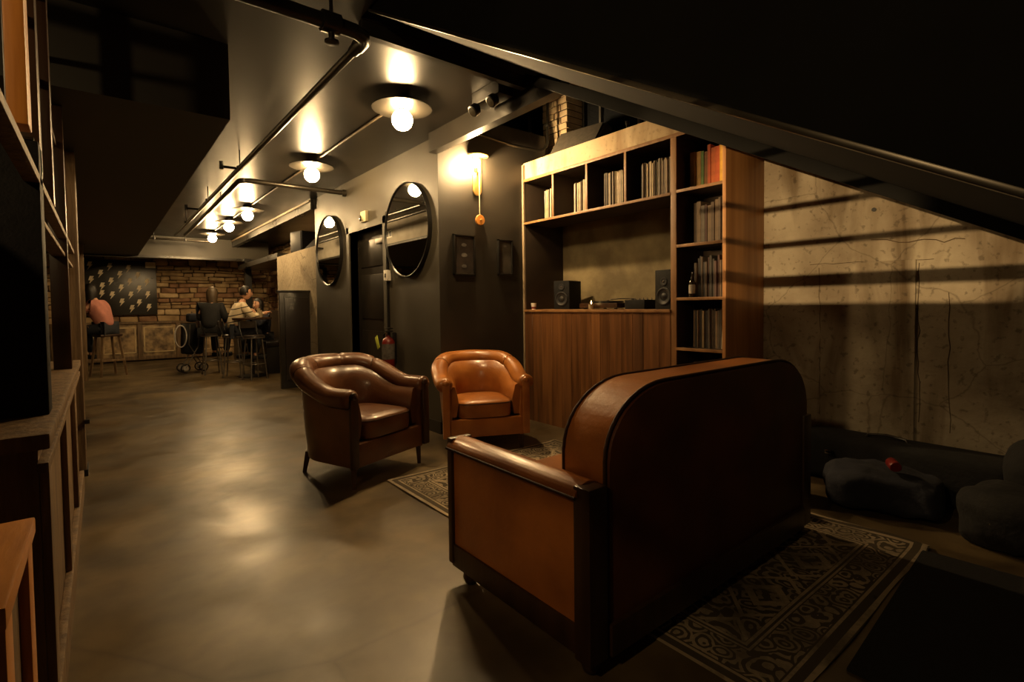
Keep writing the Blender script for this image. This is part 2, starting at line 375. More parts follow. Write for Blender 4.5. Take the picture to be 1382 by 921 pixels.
# stone walls
def stone_wall(nm, o, ux, x0, x1, z0, z1, dep=.06):
    # individually coursed stones standing proud of a mortar bed; ux = along, facing = toward the room
    b = MB(); names = ['stone', 'stone pale', 'stone red', 'stone']
    for n_ in names: b.use(n_)
    o = Vector(o); ux = Vector(ux); fn = Vector((ux.y, -ux.x, 0)); z = z0
    R = random.Random(len(nm)*13)
    while z < z1-.02:
        h = R.uniform(.06, .20); h = min(h, z1-z); x = x0 - R.uniform(0, .2)
        while x < x1:
            w = R.uniform(.18, .55); a0 = max(x, x0); a1 = min(x+w, x1)
            if a1-a0 > .05:
                b.use(R.choice(names)); d = dep*R.uniform(.4, 1.3); zz = R.uniform(-.01, .01)
                M = Matrix(((ux.x, fn.x, 0, o.x), (ux.y, fn.y, 0, o.y), (0, 0, 1, o.z), (0, 0, 0, 1)))
                b.box(a0+.008, -.02, z+.006+zz, a1-.008, d, z+h-.006+zz, min(.03, h*.35), mtx=M)
            x += w
        z += h
    b.use('mortar'); M = Matrix(((ux.x, fn.x, 0, o.x), (ux.y, fn.y, 0, o.y), (0, 0, 1, o.z), (0, 0, 0, 1)))
    b.box(x0, -.12, z0, x1, -.0, z1, mtx=M)
    b.wob(.03, 3.5); b.wob(.012, 11)
    return S(b.done(nm, ang=60))
stone_wall('wall_end', (0, 15.75, 0), (1, 0, 0), -4.6, 4.0, 0, 2.9)
stone_wall('wall_stone_side', (3.75, 0, 0), (0, -1, 0), -15.8, -10.1, 0, 2.9)
S(N_('mortar').box(3.45, 7.87, 2.2, 3.55, 10.2, ZC).done('wall_upper_recess'))
stone_wall('wall_recess', (3.45, 0, 0), (0, -1, 0), -10.2, -8.6, 2.2, 2.88)
S(N_('black paint').box(XM+.05, 10.2, 2.18, 3.75, 13.7, 2.28).done('trim_recess_ledge'))
# baseboard on mirror wall
S(N_('black paint').box(XM-.015, YS, 0, XM, 5.4, .12).box(XM-.015, 6.58, 0, XM, 7.87, .12).done('baseboard_mirror_side'))
# door
d = S(N_('black paint').box(XM+.10, 5.48, 0, XM+.14, 6.5, 2.2).done('door_1'))
b = N_('black paint')
for z0, z1 in ((.15, .95), (1.1, 1.65), (1.75, 2.08)): b.box(XM+.088, 5.6, z0, XM+.102, 6.38, z1, .006)
b.done('door_panel', d)
N_('wall paint').box(XM-.02, 5.40, 0, XM+.1, 5.48, 2.28).box(XM-.02, 6.5, 0, XM+.1, 6.58, 2.28).box(XM-.02, 5.40, 2.2, XM+.1, 6.58, 2.28).done('door_frame', d)
N_('chrome').ball((XM+.04, 5.56, 1.0), .028).tube([(XM+.04, 5.56, 1.0), (XM+.1, 5.56, 1.0)], .01).done('door_knob', d)
N_('grey metal').box(XM+.03, 5.5, 2.0, XM+.09, 5.8, 2.06, .008).done('door_closer', d)
# beam at edge of ceiling, header at the stair opening
S(N_('black paint').box(XM-.095, 2.50, 2.70, XM-.005, YS-.002, ZC-.001).done('trim_beam'))
S(N_('black paint').box(1.2, 2.81, 2.80, 2.42, 2.86, 2.90).done('trim_stair_header'))
S(N_('pipe metal').box(1.22, 2.865, 2.845, 2.42, 2.885, 2.875).done('trim_stair_bead'))
# right wall repairs
wr = bpy.data.objects['wall_right']
b = MB(); b.use('raw concrete'); b.box(XW-.014, .95, .30, XW, 1.52, 1.52, .006)
b.done('plaster_patch', wr)
b = N_('mortar')
def crack(p, q, n, r, j):
    pts = []
    for i in range(n+1):
        t = i/n; pts.append((XW-.001, p[0]+(q[0]-p[0])*t+random.uniform(-j, j), p[1]+(q[1]-p[1])*t+random.uniform(-j, j)))
    b.tube(pts, r, 5)
crack((1.60, 1.53), (.86, 1.51), 14, .0018, .006); crack((1.53, 1.5), (1.52, .35), 16, .002, .008); crack((.94, 1.5), (.93, .45), 16, .002, .010)
crack((1.45, 1.35), (.95, 1.37), 12, .0025, .014); crack((.78, 1.3), (.77, .4), 10, .0018, .008); crack((1.2, 1.66), (.7, 1.62), 10, .003, .015)
b.done('crack', wr)
N_('black metal').lathe([(.014, 0), (.014, .03)], mtx=Matrix.Translation((XW-.01, 1.19, 1.88)) @ Matrix.Rotation(PI/2, 4, 'Y')).done('form_tie_hole', wr)

# ================================================================ STAIRCASE (overhead, falling toward the viewer on the right)
st = thing('staircase', 'black boxed-in staircase descending overhead from the ceiling to the right', 'staircase', (1.82, 2.7, 0))
def sz(y): return 1.348+.565*y
b = N_('soffit black'); y0 = -2.0
b.poly([(-.57+.0, y0-2.7, sz(y0)), (-.57, .01, sz(2.71)), (-.57, .01, 2.9), (-.57, y0-2.7, 2.9)], (1.15, 0, 0))
b.done('soffit', st)
b = N_('soffit black'); b.poly([(-.62, y0-2.7, sz(y0)+.01), (-.62, .01, sz(2.71)+.01), (-.62, .01, 2.9), (-.62, y0-2.7, 2.9)], (.045, 0, 0)); b.done('side_panel', st)
b = N_('pipe metal'); b.poly([(-.632, y0-2.7, sz(y0)-.005), (-.632, .0, sz(2.7)-.005), (-.632, .0, sz(2.7)+.012), (-.632, y0-2.7, sz(y0)+.012)], (.03, 0, 0), .003); b.done('edge_trim', st, label='worn edge trim catching the light')
def s2(y): return 1.305+.546*y
b = N_('soffit black'); b.poly([(.585, y0-2.7, s2(y0)), (.585, .10, s2(2.8)), (.585, .10, 2.9), (.585, y0-2.7, sz(y0)+.2)], (.045, 0, 0), .003); b.done('stringer', st)

# ================================================================ SOFA
def sofa():
    t = thing('leather_sofa', 'large cognac leather sofa with tall rounded back, turned away from the viewer', 'sofa', (2.08, 1.55, 0))
    X0, X1_, Y0, Y1 = -.88, .86, -.43, .42     # local box
    def arm(sx):
        b = N_('leather sofa')
        xa, xb = (X0+.012, X0+.10) if sx < 0 else (X1_-.10, X1_-.012)
        b.box(xa, Y0+.055, .17, xb, Y1-.03, .615, .012); o = b.done('arm_panel', t)
        b = N_('leather sofa')                  # domed leather capping
        n = 12; pr = []
        xc = (xa+xb)/2 ; hw = .068
        L_ = [(xc+math.cos(PI*k/n)*hw, .612+math.sin(PI*k/n)*.045) for k in range(n+1)]
        b.poly([(x, Y0+.04, z) for x, z in L_], (0, Y1-Y0-.055, 0), .004); b.done('arm_cap', t)
        b = N_('piping')
        for dx in (-hw, hw): b.tube([(xc+dx, Y0+.04, .612), (xc+dx, Y1-.015, .612)], .006, 8)
        b.done('piping', o)
        b = N_('dark wood'); xo = X0 if sx < 0 else X1_-.115
        b.box(xo, Y1-.035, .085, xo+.115, Y1, .655, .006); b.done('front_post', t)
        b = N_('dark wood'); xr = xo if sx < 0 else xo+.025; b.box(xr, Y0-.014, .06, xr+.09, Y0+.06, .65, .008); b.done('rear_post', t)
        b = N_('dark wood'); b.box(xo+.004, Y0+.03, .075, xo+.11, Y1-.02, .175, .006); b.done('side_rail', t)
    arm(-1); arm(1)
    # back: rounded-corner slab; rear face flat, top strip leather, piping both edges
    def outline(x0, x1, z0, z1, r, n=10):
        p = [(x0, z0)]
        p += [(x0+r-r*math.cos(PI/2*k/n), z1-r*.72+r*.72*math.sin(PI/2*k/n)) for k in range(n+1)]
        p += [(x1-r+r*math.sin(PI/2*k/n), z1-r*.72+r*.72*math.cos(PI/2*k/n)) for k in range(n+1)]
        p += [(x1, z0)]; return p
    ol = outline(X0+.105, X1_-.03, .16, .962, .34)
    b = N_('leather sofa')
    b.poly([(x, Y0+.015, z) for x, z in ol], (0, .19, 0), .012); b.done('backrest', t)
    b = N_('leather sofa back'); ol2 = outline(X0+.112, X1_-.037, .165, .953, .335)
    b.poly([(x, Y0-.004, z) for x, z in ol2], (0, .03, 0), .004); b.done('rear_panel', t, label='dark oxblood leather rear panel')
    b = N_('piping')
    for yy in (Y0+.012, Y0+.207): b.tube([(x, yy, z) for x, z in ol], .0065, 8)
    b.done('piping', t)
    b = N_('leather sofa')
    ol3 = outline(X0+.20, X1_-.16, .40, .86, .30)
    b.poly([(x, Y0+.19, z) for x, z in ol3], (0, .12, 0), .045); b.done('back_cushion', t)
    N_('dark wood').box(X0+.10, Y0-.022, .06, X1_-.10, Y0+.02, .17, .006).done('rear_rail', t)
    N_('leather sofa').box(X0+.115, Y1-.06, .12, X1_-.115, Y1-.02, .31, .012).done('front_apron', t)
    N_('leather sofa').box(X0+.11, Y0+.2, .15, X1_-.11, Y1-.05, .30, .01).done('seat_frame', t)
    for i in range(2):
        x0 = X0+.118+i*.754; b = N_('leather tan'); b.box(x0, Y0+.28, .30, x0+.748, Y1-.005, .455, .045, seg=4); o = b.done('seat_cushion', t)
        z = .44
    for x in (X0+.06, X1_-.06):
        for y, r in ((Y1-.09, .036), (Y0+.04, .034)):
            b = N_('dark wood'); b.lathe([(.016, 0), (.026, .008), (r, .032), (r*.9, .055), (.018, .068), (.03, .08)], (x, y, .0), 20); b.done('foot', t)
sofa()

# ================================================================ TUB CHAIRS
def tub_chair(label, lm, loc, rz, k=1.0):
    t = thing('tub_chair', label, 'armchair', loc, rz, 'leather tub chairs')
    W2, D = .33, .62      # half width at roll centre, depth; local front = -y
    # U path: from front-left round the back to front-right
    def U(s, w, yf, yb):                # s 0..1
        # straight arm, half ellipse, straight arm
        ys = yb-.34
        L1 = ys-yf; Lc = PI*.34; T = 2*L1+Lc; d = s*T
        if d < L1: return Vector((-w, yf+d, 0)), Vector((-1, 0, 0))
        if d > L1+Lc: return Vector((w, ys-(d-L1-Lc), 0)), Vector((1, 0, 0))
        a = PI*(d-L1)/Lc; c = math.cos(a); s_ = math.sin(a)
        return Vector((-w*c, ys+.34*s_, 0)), Vector((-c, s_, 0)).normalized()
    def H(s):                            # roll centre height
        q = abs(s-.5)*2
        u = max(0, min(1, (1-q-.16)/.55)); u = u*u*(3-2*u)
        return .566+.150*u
    n = 44; yf, yb = -.30, .37
    # outer shell
    b = N_(lm); A = []
    for i in range(n+1):
        s = i/n; p, nm = U(s, W2, yf, yb); h = H(s)
        tp = .035
        A.append([p+nm*(.018-tp)+Vector((0, 0, .13)), p+nm*(.02-tp*.6)+Vector((0, 0, .28)), p+nm*.024+Vector((0, 0, h-.035)), p+nm*.0+Vector((0, 0, h)), p-nm*.03+Vector((0, 0, h-.04)), p-nm*.045+Vector((0, 0, .30)), p-nm*.045+Vector((0, 0, .13))])
    V = [[b.bm.verts.new(q) for q in r] for r in A]
    for i in range(n):
        for j in range(7): b.face([V[i][j], V[i+1][j], V[i+1][(j+1) % 7], V[i][(j+1) % 7]])
    b.face(V[0][::-1]); b.face(V[n]); b.done('shell', t)
    # inner padding
    b = N_(lm); V = []
    for i in range(n+1):
        s = i/n; p, nm = U(s, W2, yf+.03, yb); h = H(s); q = abs(s-.5)*2
        th = .05+.045*(1-q)
        bulge = .012*abs(math.sin(PI*4*s))
        V.append([b.bm.verts.new(v) for v in (p-nm*.02+Vector((0, 0, h)), p-nm*(.045+th*.6)+Vector((0, 0, h-.02)), p-nm*(.05+th+bulge)+Vector((0, 0, h-.12)), p-nm*(.055+th)+Vector((0, 0, .42)), p-nm*(.05+th*.7)+Vector((0, 0, .30)), p-nm*.03+Vector((0, 0, .30)))])
    for i in range(n):
        for j in range(6): b.face([V[i][j], V[i+1][j], V[i+1][(j+1) % 6], V[i][(j+1) % 6]])
    b.face(V[0][::-1]); b.face(V[n]); b.done('inner_back', t, ang=70)
    # roll, four panels with creases where they are stitched
    b = N_(lm); V = []; m = 96; seams = (.27, .42, .58, .73) if lm == 'leather brown' else (.27, .73)
    for i in range(m+1):
        s = i/m; p, nm = U(s, W2, yf-.012, yb); h = H(s)
        cr = min(abs(s-c) for c in seams); pin = 1-.13*math.exp(-(cr/.006)**2)
        e = min(s, 1-s)*2; endr = min(1, .72+.28*min(1, e/.02))
        fat = 1+.22*max(0, min(1, (1-e_)*1.0)) if False else 1+.25*max(0, 1-abs(s-.5)*2.6); r1, r2 = .068*pin*endr*fat, .060*pin*endr*fat
        ring = []
        for k_ in range(18):
            a = 2*PI*k_/18; ring.append(b.bm.verts.new(p+nm*(.012+r1*math.cos(a))+Vector((0, 0, h+.004+r2*math.sin(a)))))
        V.append(ring)
    for i in range(m):
        for j in range(18): b.face([V[i][j], V[i+1][j], V[i+1][(j+1) % 18], V[i][(j+1) % 18]])
    b.face(V[0][::-1]); b.face(V[m]); rl = b.done('arm_roll', t, ang=60)
    for c in seams:
        b = N_('piping'); p, nm = U(c, W2, yf-.012, yb); h = H(c); pp = []; fat = 1+.25*max(0, 1-abs(c-.5)*2.6)
        for k_ in range(16):
            a = -PI*.35+PI*1.35*k_/15; pp.append(p+nm*(.012+.061*fat*math.cos(a))+Vector((0, 0, h+.004+.0535*fat*math.sin(a))))
        b.tube(pp, .003, 6); b.done('seam', rl)
    # piping line round the shell under the roll
    b = N_('piping'); pts = []
    for i in range(n+1):
        s = i/n; p, nm = U(s, W2, yf, yb); pts.append(p+nm*.026+Vector((0, 0, H(s)-.055)))
    b.tube(pts, .0045, 6); b.done('shell_piping', t)
    # front stiles, apron, cushion
    for sx in (-1, 1):
        b = N_('dark wood' if lm == 'leather brown' else 'leather tan'); x = sx*(W2+.004)
        b.box(x-.030, yf-.030, .14, x+.030, yf-.002, .575, .011)
        b.ball((x, yf-.016, .585), .03, 14, 8, (1, .6, 1)); b.done('arm_facing', t)
    b = N_(lm); b.box(-W2+.03, yf-.012, .135, W2-.03, yf+.05, .285, .014); b.box(-.22, yf+.03, .14, .22, yb-.1, .27); b.done('front_apron', t)
    b = N_(lm)                               # seat cushion: rounded plan, domed top
    nn = 40; prof = [(.0, -.062, .96), (.0, -.06, .985), (0, -.03, 1.0), (0, .03, 1.0), (0, .055, .985), (0, .068, .95), (0, .082, .7), (0, .09, .35)]
    rings = []
    for (_, dz, sc_) in prof:
        rg = []
        for k_ in range(nn):
            a = 2*PI*k_/nn; c, s_ = math.cos(a), math.sin(a); e = .42 if s_ < 0 else .62
            x = .235*math.copysign(abs(c)**e, c); y = .255*math.copysign(abs(s_)**e, s_)
            rg.append(b.bm.verts.new((x*sc_, -.055+y*sc_, .352+dz)))
        rings.append(rg)
    for a_, c_ in zip(rings, rings[1:]):
        for k_ in range(nn): b.face([a_[k_], a_[(k_+1) % nn], c_[(k_+1) % nn], c_[k_]])
    b.face(rings[0][::-1]); b.face(rings[-1]); cu = b.done('seat_cushion', t, ang=60)
    b = N_('piping')
    for q in (1, 4):
        pass
    pts = []
    for k_ in range(nn):
        a = 2*PI*k_/nn; c, s_ = math.cos(a), math.sin(a); e = .42 if s_ < 0 else .62
        pts.append((.236*math.copysign(abs(c)**e, c), -.055+.256*math.copysign(abs(s_)**e, s_), .405))
    b.tube(pts, .0045, 6, closed=True); b.done('cushion_piping', cu)
    for x, y, dx, dy in ((-.30, -.27, -.004, -.004), (.30, -.27, .004, -.004), (-.22, .26, -.012, .03), (.22, .26, .012, .03)):
        b = N_('dark wood'); b.tube([(x+dx, y+dy, 0), (x, y, .15)], [.017, .026], 4); b.done('leg', t, )
    t.scale = (k, k, k)
    return t
tub_chair('dark brown leather tub chair with four-panel rolled back, left of the tan one', 'leather brown', (1.52, 3.775, 0), math.atan2(.19, .55)+.03, 1.10)
tub_chair('tan leather tub chair in front of the slatted wooden cabinet', 'leather tan', (2.645, 3.765, 0), -.42, 1.03)

# ================================================================ RUGS
def rug():
    w, l = 1.66, 2.72; cx, cy = 2.385, 2.015
    MATS['rug'] = rug_mat(w, l)
    b = N_('rug'); nx, ny = 40, 60; top = []
    for i in range(nx+1):
        r = []
        for j in range(ny+1):
            x = -w/2+w*i/nx; y = -l/2+l*j/ny
            z = .009+.004*noise.noise(Vector((x*2, y*2, 0)))
            fx = math.exp(-((x-.79)/.03)**2)*.012*(1+math.sin(y*9))      # rippled right edge
            r.append(b.bm.verts.new((x+.006*math.sin(y*5)*(abs(x)/w*2)**4, y+.006*math.sin(x*6)*(abs(y)/l*2)**4, z+max(0, fx))))
        top.append(r)
    for i in range(nx):
        for j in range(ny): b.face([top[i][j], top[i+1][j], top[i+1][j+1], top[i][j+1]])
    bmesh.ops.solidify(b.bm, geom=list(b.bm.faces), thickness=.007)
    mz = min(v.co.z for v in b.bm.verts)
    for v in b.bm.verts: v.co.z = max(v.co.z, .0008)
    o = b.done('area_rug', ang=60); o.location = (cx, cy, 0)
    tag(o, 'faded cream and charcoal oriental rug under the sofa', 'rug')
rug()
b = N_('fabric carpet black'); b.box(-.60, -1.2, 0.0005, .62, .0, .012, .004)  # thin flat black box on the floor past the rug
o = b.done('floor_mat'); o.location = (2.52, .640, 0); o.rotation_euler = (0, 0, .05); tag(o, 'flat black sheet on the floor beyond the front edge of the patterned rug', 'mat')

# ================================================================ BOOKCASE / DJ BOOTH
bk = thing('bookcase', 'tall walnut wall unit with open record cubbies above a slatted counter front', 'bookcase', (XB, 3.1, 0))
def B(mt, nm, *box, bev=.002, label=None, par=None):
    x0, y0, z0, x1, y1, z1 = box
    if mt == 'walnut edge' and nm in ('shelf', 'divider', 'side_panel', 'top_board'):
        b = N_('cubby inside shaded'); b.box(x0+.012-XB, y0-3.1, z0, x1-XB, y1-3.1, z1, .001)  # board body coloured dark as cubby shade, only the front strip lighter
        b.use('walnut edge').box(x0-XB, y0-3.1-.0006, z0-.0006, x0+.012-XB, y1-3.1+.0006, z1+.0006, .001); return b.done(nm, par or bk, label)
    b = N_(mt)
    b.box(x0-XB, y0-3.1, z0, x1-XB, y1-3.1, z1, bev); return b.done(nm, par or bk, label)
TOP = 2.60
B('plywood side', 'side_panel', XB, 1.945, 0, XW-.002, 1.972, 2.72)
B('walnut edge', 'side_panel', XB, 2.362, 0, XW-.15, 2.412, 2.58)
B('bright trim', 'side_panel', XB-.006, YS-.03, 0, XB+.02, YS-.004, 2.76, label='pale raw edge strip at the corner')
B('cubby inside shaded', 'side_panel', XB+.02, YS-.028, 1.21, XW-.01, YS-.006, 2.60)
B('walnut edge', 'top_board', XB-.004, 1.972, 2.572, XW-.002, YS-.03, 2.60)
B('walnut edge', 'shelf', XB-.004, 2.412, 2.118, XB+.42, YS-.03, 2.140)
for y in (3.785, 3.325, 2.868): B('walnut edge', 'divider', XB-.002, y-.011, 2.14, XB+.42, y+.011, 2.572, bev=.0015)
B('cubby inside shaded', 'back_board', XB+.42, 2.412, 2.118, XB+.44, YS-.03, 2.572)
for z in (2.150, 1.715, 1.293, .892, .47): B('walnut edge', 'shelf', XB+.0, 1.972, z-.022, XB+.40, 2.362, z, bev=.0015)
B('cubby inside shaded', 'back_board', XB+.40, 1.972, .05, XB+.42, 2.362, 2.572)
mat('shaded niche concrete', (.20, .16, .085), .85, col2=(.10, .078, .04), scale=3, detail=10, bump=.4, bscale=15)  # darker copy of the wall concrete, with the recess shade in its colour
B('shaded niche concrete', 'back_board', XW-.012, 2.412, 1.199, XW-.003, YS-.03, 2.572, bev=0, label='mottled yellowish concrete back, coloured darker for the shade in the niche')
B('walnut edge', 'counter_top', XB-.015, 2.412, 1.172, XW-.004, YS-.03, 1.198, bev=.003, label='worn counter top board')
mat('walnut light', (.215, .092, .030), .42, col2=(.12, .048, .016), scale=3.0, stretch=(7, 7, .45), bump=.1, bscale=14, detail=9)
mat('walnut dark', (.125, .053, .020), .42, col2=(.065, .027, .010), scale=3.0, stretch=(7, 7, .45), bump=.1, bscale=14, detail=9)
b = N_('walnut'); y = 2.413; k = 0                         # vertical boards of the counter front
while y < YS-.035:
    w = random.choice((.12, .14, .16, .11)); y1 = min(y+w, YS-.03)
    b.use(random.choice(('walnut', 'walnut', 'walnut light', 'walnut dark'))); b.box(-.004+random.uniform(-.002, .002), y-3.1+.0015, .0, .018, y1-3.1-.0015, 1.172, .0015, seg=1); y = y1
b.done('counter_front', bk)
B('black paint', 'plinth', XB+.03, 1.972, 0, XB+.4, 2.362, .05)

# records (upper cubbies and tall bay)
def record_mat(nm, c): return mat(nm, c, .6, var=.3, scale=14)
RC = [record_mat('sleeve %d' % i, c) for i, c in enumerate([(.5, .42, .28), (.33, .25, .15), (.6, .5, .36), (.12, .09, .06), (.06, .05, .045), (.4, .3, .17), (.22, .15, .09), (.08, .07, .06)])]
RD = [record_mat('spine %d' % i, c) for i, c in enumerate([(.10, .07, .05), (.05, .045, .045), (.16, .11, .07), (.07, .035, .03), (.12, .10, .08), (.04, .035, .03)])]
RT = [record_mat('top spine %d' % i, c) for i, c in enumerate([(.45, .25, .05), (.12, .22, .05), (.22, .09, .02), (.5, .09, .02), (.55, .12, .02), (.55, .10, .02), (.7, .38, .04), (.30, .2, .05)])]
PROTO = {}
def slab(m, w, h, d):
    key = (m.name, round(w*2000), round(h*50), round(d*50))
    if key not in PROTO:
        b = MB(); b.m = [m]; b.cur = 0; b.box(0, -w/2, 0, d, w/2, h, min(.0012, w*.2), seg=1)
        me = bpy.data.meshes.new('record_sleeve')
        b.bm.to_mesh(me); b.bm.free(); me.materials.append(m); PROTO[key] = me
    return PROTO[key]
def row(y_start, y_end, z, mats, wr, hr, name, label, cat, group, lean=0., x=XB+.06, dep=.30, gap=.0012, lastlean=0.):
    """upright sleeves from y_start (camera right, small y) growing to y_end"""
    y = y_start; i = 0
    while y < y_end-.01:
        w = random.uniform(*wr); h = random.uniform(*hr); m = random.choice(mats) if not callable(mats) else mats(i)
        o = bpy.data.objects.new(name, slab(m, w, h, dep)); COL.objects.link(o)
        l_ = lean+random.uniform(-.004, .004)
        ww = w/math.cos(l_)+abs(0)
        o.location = (x+random.uniform(-.012, .012), y+w/2, z+.0005+abs(math.sin(l_))*w/2); o.rotation_euler = (l_, 0, 0)
        tag(o, label, cat, group); y += w+gap+abs(math.sin(.004))*.02; i += 1
cub = [(3.80, 3.985, 'pale record sleeve in the first upper cubby from the left', .0), (3.34, 3.56, 'record sleeve in the second upper cubby from the left', -.0), (2.885, 3.10, 'record sleeve in the third upper cubby from the left', .0), (2.425, 2.75, 'dark record sleeve in the fourth upper cubby from the left', .0)]
for i, (a, c, lb, ln) in enumerate(cub):
    row(a, c, 2.14, (RC[:4] if i < 2 else RC) if i != 3 else RC[3:], (.007, .015), (.29, .315), 'record_sleeve', lb, 'record', 'records in the upper cubbies', ln, gap=.0022)
row(3.115, 3.16, 2.14, RC[3:5], (.006, .01), (.31, .315), 'record_sleeve', 'dark record standing alone mid third cubby', 'record', 'records in the upper cubbies')
row(1.985, 2.30, 2.150, lambda i: RT[::-1][i % 8], (.022, .045), (.26, .34), 'box_set', 'colourful orange and green spined box set on the top shelf of the tall bay', 'box set', 'box sets on the top shelf', x=XB+.12, dep=.26)
row(1.985, 2.28, 1.715, RD, (.016, .034), (.28, .36), 'record_box', 'dark boxed record on the second shelf of the tall bay', 'record', 'boxed records on the second shelf', x=XB+.12, dep=.26)
row(1.985, 2.26, 1.293, RD, (.010, .020), (.27, .33), 'record_sleeve', 'dark record sleeve on the third shelf of the tall bay, behind the bottle', 'record', 'records on the third shelf', x=XB+.10, dep=.28, gap=.0015)
row(2.03, 2.28, .892, RC[3:]+RD, (.008, .016), (.29, .315), 'record_sleeve', 'record sleeve on the fourth shelf of the tall bay', 'record', 'records on the fourth shelf', lean=.0, x=XB+.09, dep=.29, gap=.0015)
for k in range(2):
    o = bpy.data.objects.new('record_sleeve', slab(RC[2], .008, .31, .29)); COL.objects.link(o); o.location = (XB+.08, 1.990+k*.012, .893); o.rotation_euler = (-.055*0+.06, 0, 0); o.location.y = 2.010+k*.011-.0
    tag(o, 'pale record sleeve leaning at the right end of the fourth shelf', 'record', 'leaning records on the fourth shelf')
row(1.99, 2.28, .47, RD, (.010, .020), (.28, .31), 'record_sleeve', 'dark record sleeve on the lowest visible shelf, above the sofa back', 'record', 'records on the lowest shelf', x=XB+.10, dep=.28)
# bottle on third shelf
def bottle(nm, label, loc, r, h, m, lab=None, cat='bottle'):
    t = thing(nm, label, cat, loc)
    b = N_(m); b.lathe([(r*.9, 0), (r, .006), (r, h*.58), (r*.8, h*.66), (r*.32, h*.74), (r*.3, h*.94), (r*.36, h*.945), (r*.36, h)], n=20); b.done('glass_body', t)
    if lab: N_(lab).lathe([(r*1.012, h*.15), (r*1.012, h*.5)], n=20, cap=False).done('paper_label', t)
    return t
mat('bottle glass', (.02, .014, .008), .08, coat=.5)
mat('bottle clear', (.35, .28, .18), .12, coat=.4)
bottle('bottle', 'small dark bottle with a pale label on the third shelf of the tall bay', (XB+.055, 2.255, 1.293), .026, .20, 'bottle glass', 'label grey')
# monitors
def monitor(label, loc, rz, w=.19, h=.30, d=.25):
    t = thing('studio_monitor', label, 'speaker', loc, rz, 'loudspeakers on the counter')
    N_('speaker black').box(-d/2, -w/2, 0, d/2, w/2, h, .006).done('cabinet', t)
    R = Matrix.Rotation(-PI/2, 4, 'Y')
    b = N_('cone'); b.lathe([(.075, 0), (.075, .008), (.066, .010), (.058, .003), (.03, -.004+.004), (.022, .006), (.0, .009)], mtx=Matrix.Translation((-d/2+.001, 0, .11)) @ R, n=28); b.done('woofer', t)
    b = N_('cone'); b.lathe([(.034, 0), (.034, .007), (.026, .008), (.014, .004), (.0, .010)], mtx=Matrix.Translation((-d/2+.001, 0, .235)) @ R, n=24); b.done('tweeter', t)
    b = N_('chrome'); b.ball((-d/2-.008, 0, .235), .006, 10, 6); b.done('tweeter_dome', t, label='shiny dome')
    return t
monitor('black bookshelf speaker at the left end of the record counter', (XB+.30, 3.885, 1.198), .25)
monitor('black bookshelf speaker at the right end of the record counter', (XB+.24, 2.545, 1.198), -.1, h=.335)
bottle('liquor_bottle', 'clear glass bottle on top of the right bookshelf speaker', (XB+.22, 2.52, 1.533), .032, .17, 'bottle clear', None)
# turntable
t = thing('turntable', 'low dark turntable in the middle of the record counter', 'turntable', (XB+.33, 3.32, 1.198))
N_('dark wood').box(-.18, -.23, .012, .18, .25, .06, .005).done('plinth', t)
N_('black metal').lathe([(.15, .06), (.15, .078), (.148, .08), (.02, .081), (.005, .09)], (0, .03, 0), 36).done('platter', t)
N_('grey metal').tube([(.12, -.19, .06), (.12, -.19, .10), (.0, -.12, .10), (-.06, -.05, .092)], .005, 8).done('tonearm', t)
N_('black metal').lathe([(.03, .06), (.03, .09), (.012, .10)], (.12, -.19, 0), 16).done('tonearm_base', t)
for x in (-.15, .15):
    for y in (-.19, .2): N_('black metal').lathe([(.018, 0), (.018, .013)], (x, y, 0), 14).done('foot', t)
t = thing('mixer', 'small black audio box on the counter between turntable and right speaker', 'audio mixer', (XB+.33, 2.93, 1.198))
N_('speaker black').box(-.13, -.11, 0, .13, .11, .085, .004).done('body', t)
b = N_('grey metal')
for i in range(4):
    for j in range(3): b.lathe([(.008, .085), (.007, .10)], (-.09+j*.06, -.07+i*.045, 0), 10)
b.done('knobs', t)
t = thing('tonearm_light', 'small tonearm light beside the turntable, shaped as a lit tea light in a glass', 'indicator light', (XB+.10, 3.365, 1.198))  # bright spot taken for a tonearm light, built as a made-up tea light
N_('bottle clear').lathe([(.022, 0), (.026, .004), (.028, .05), (.025, .05), (.022, .012)], n=20, cap=True).done('holder', t)
emat('tonearm_glow', (1, .62, .2), 40)
N_('tonearm_glow').lathe([(.001, 0), (.005, .008), (.0045, .016), (.0005, .032)], (0, 0, .052), 10).done('tonearm_glow', t, label='bright yellow glow of the tonearm light')
t = thing('paper_cup', 'small white paper cup at the left front corner of the counter', 'cup', (XB+.04, 4.14, 1.198))
N_('plastic white').lathe([(.022, 0), (.029, .07), (.027, .07), (.021, .004)], n=20).done('cup_body', t)
N_('red paint').lathe([(.0228, .008), (.0255, .03)], n=20, cap=False).done('band', t, label='reddish printed band')

# ledge items: wedge monitor, conduit
t = thing('stage_wedge', 'dark wedge-shaped stage speaker lying on the concrete ledge above the records', 'speaker', (3.86, 3.62, 2.785), .15)
mat('wedge carpet', (.07, .06, .048), .8, var=.3, scale=30)
N_('wedge carpet').poly([(-.17, -.28, 0), (.17, -.28, 0), (.12, -.28, .22), (.02, -.28, .25)], (0, .58, 0), .008).done('cabinet', t)
N_('wedge carpet').poly([(-.165, -.25, .012), (.01, -.25, .248), (.002, -.25, .256), (-.173, -.25, .02)], (0, .52, 0), .002).done('grille', t)
t = thing('pipe_stub', 'rusty threaded pipe stub at the edge of the concrete ledge', 'pipe', (3.625, 2.86, 2.785))
N_('pipe metal').tube([(0, 0, 0), (0, 0, .045)], .012, 12).lathe([(.018, .03), (.018, .055)], n=8).done('nipple', t)
t = thing('electrical_conduit', 'painted conduit bending up the brick pier above the sconce wall', 'conduit', (3.0, YS-.035, 2.95))
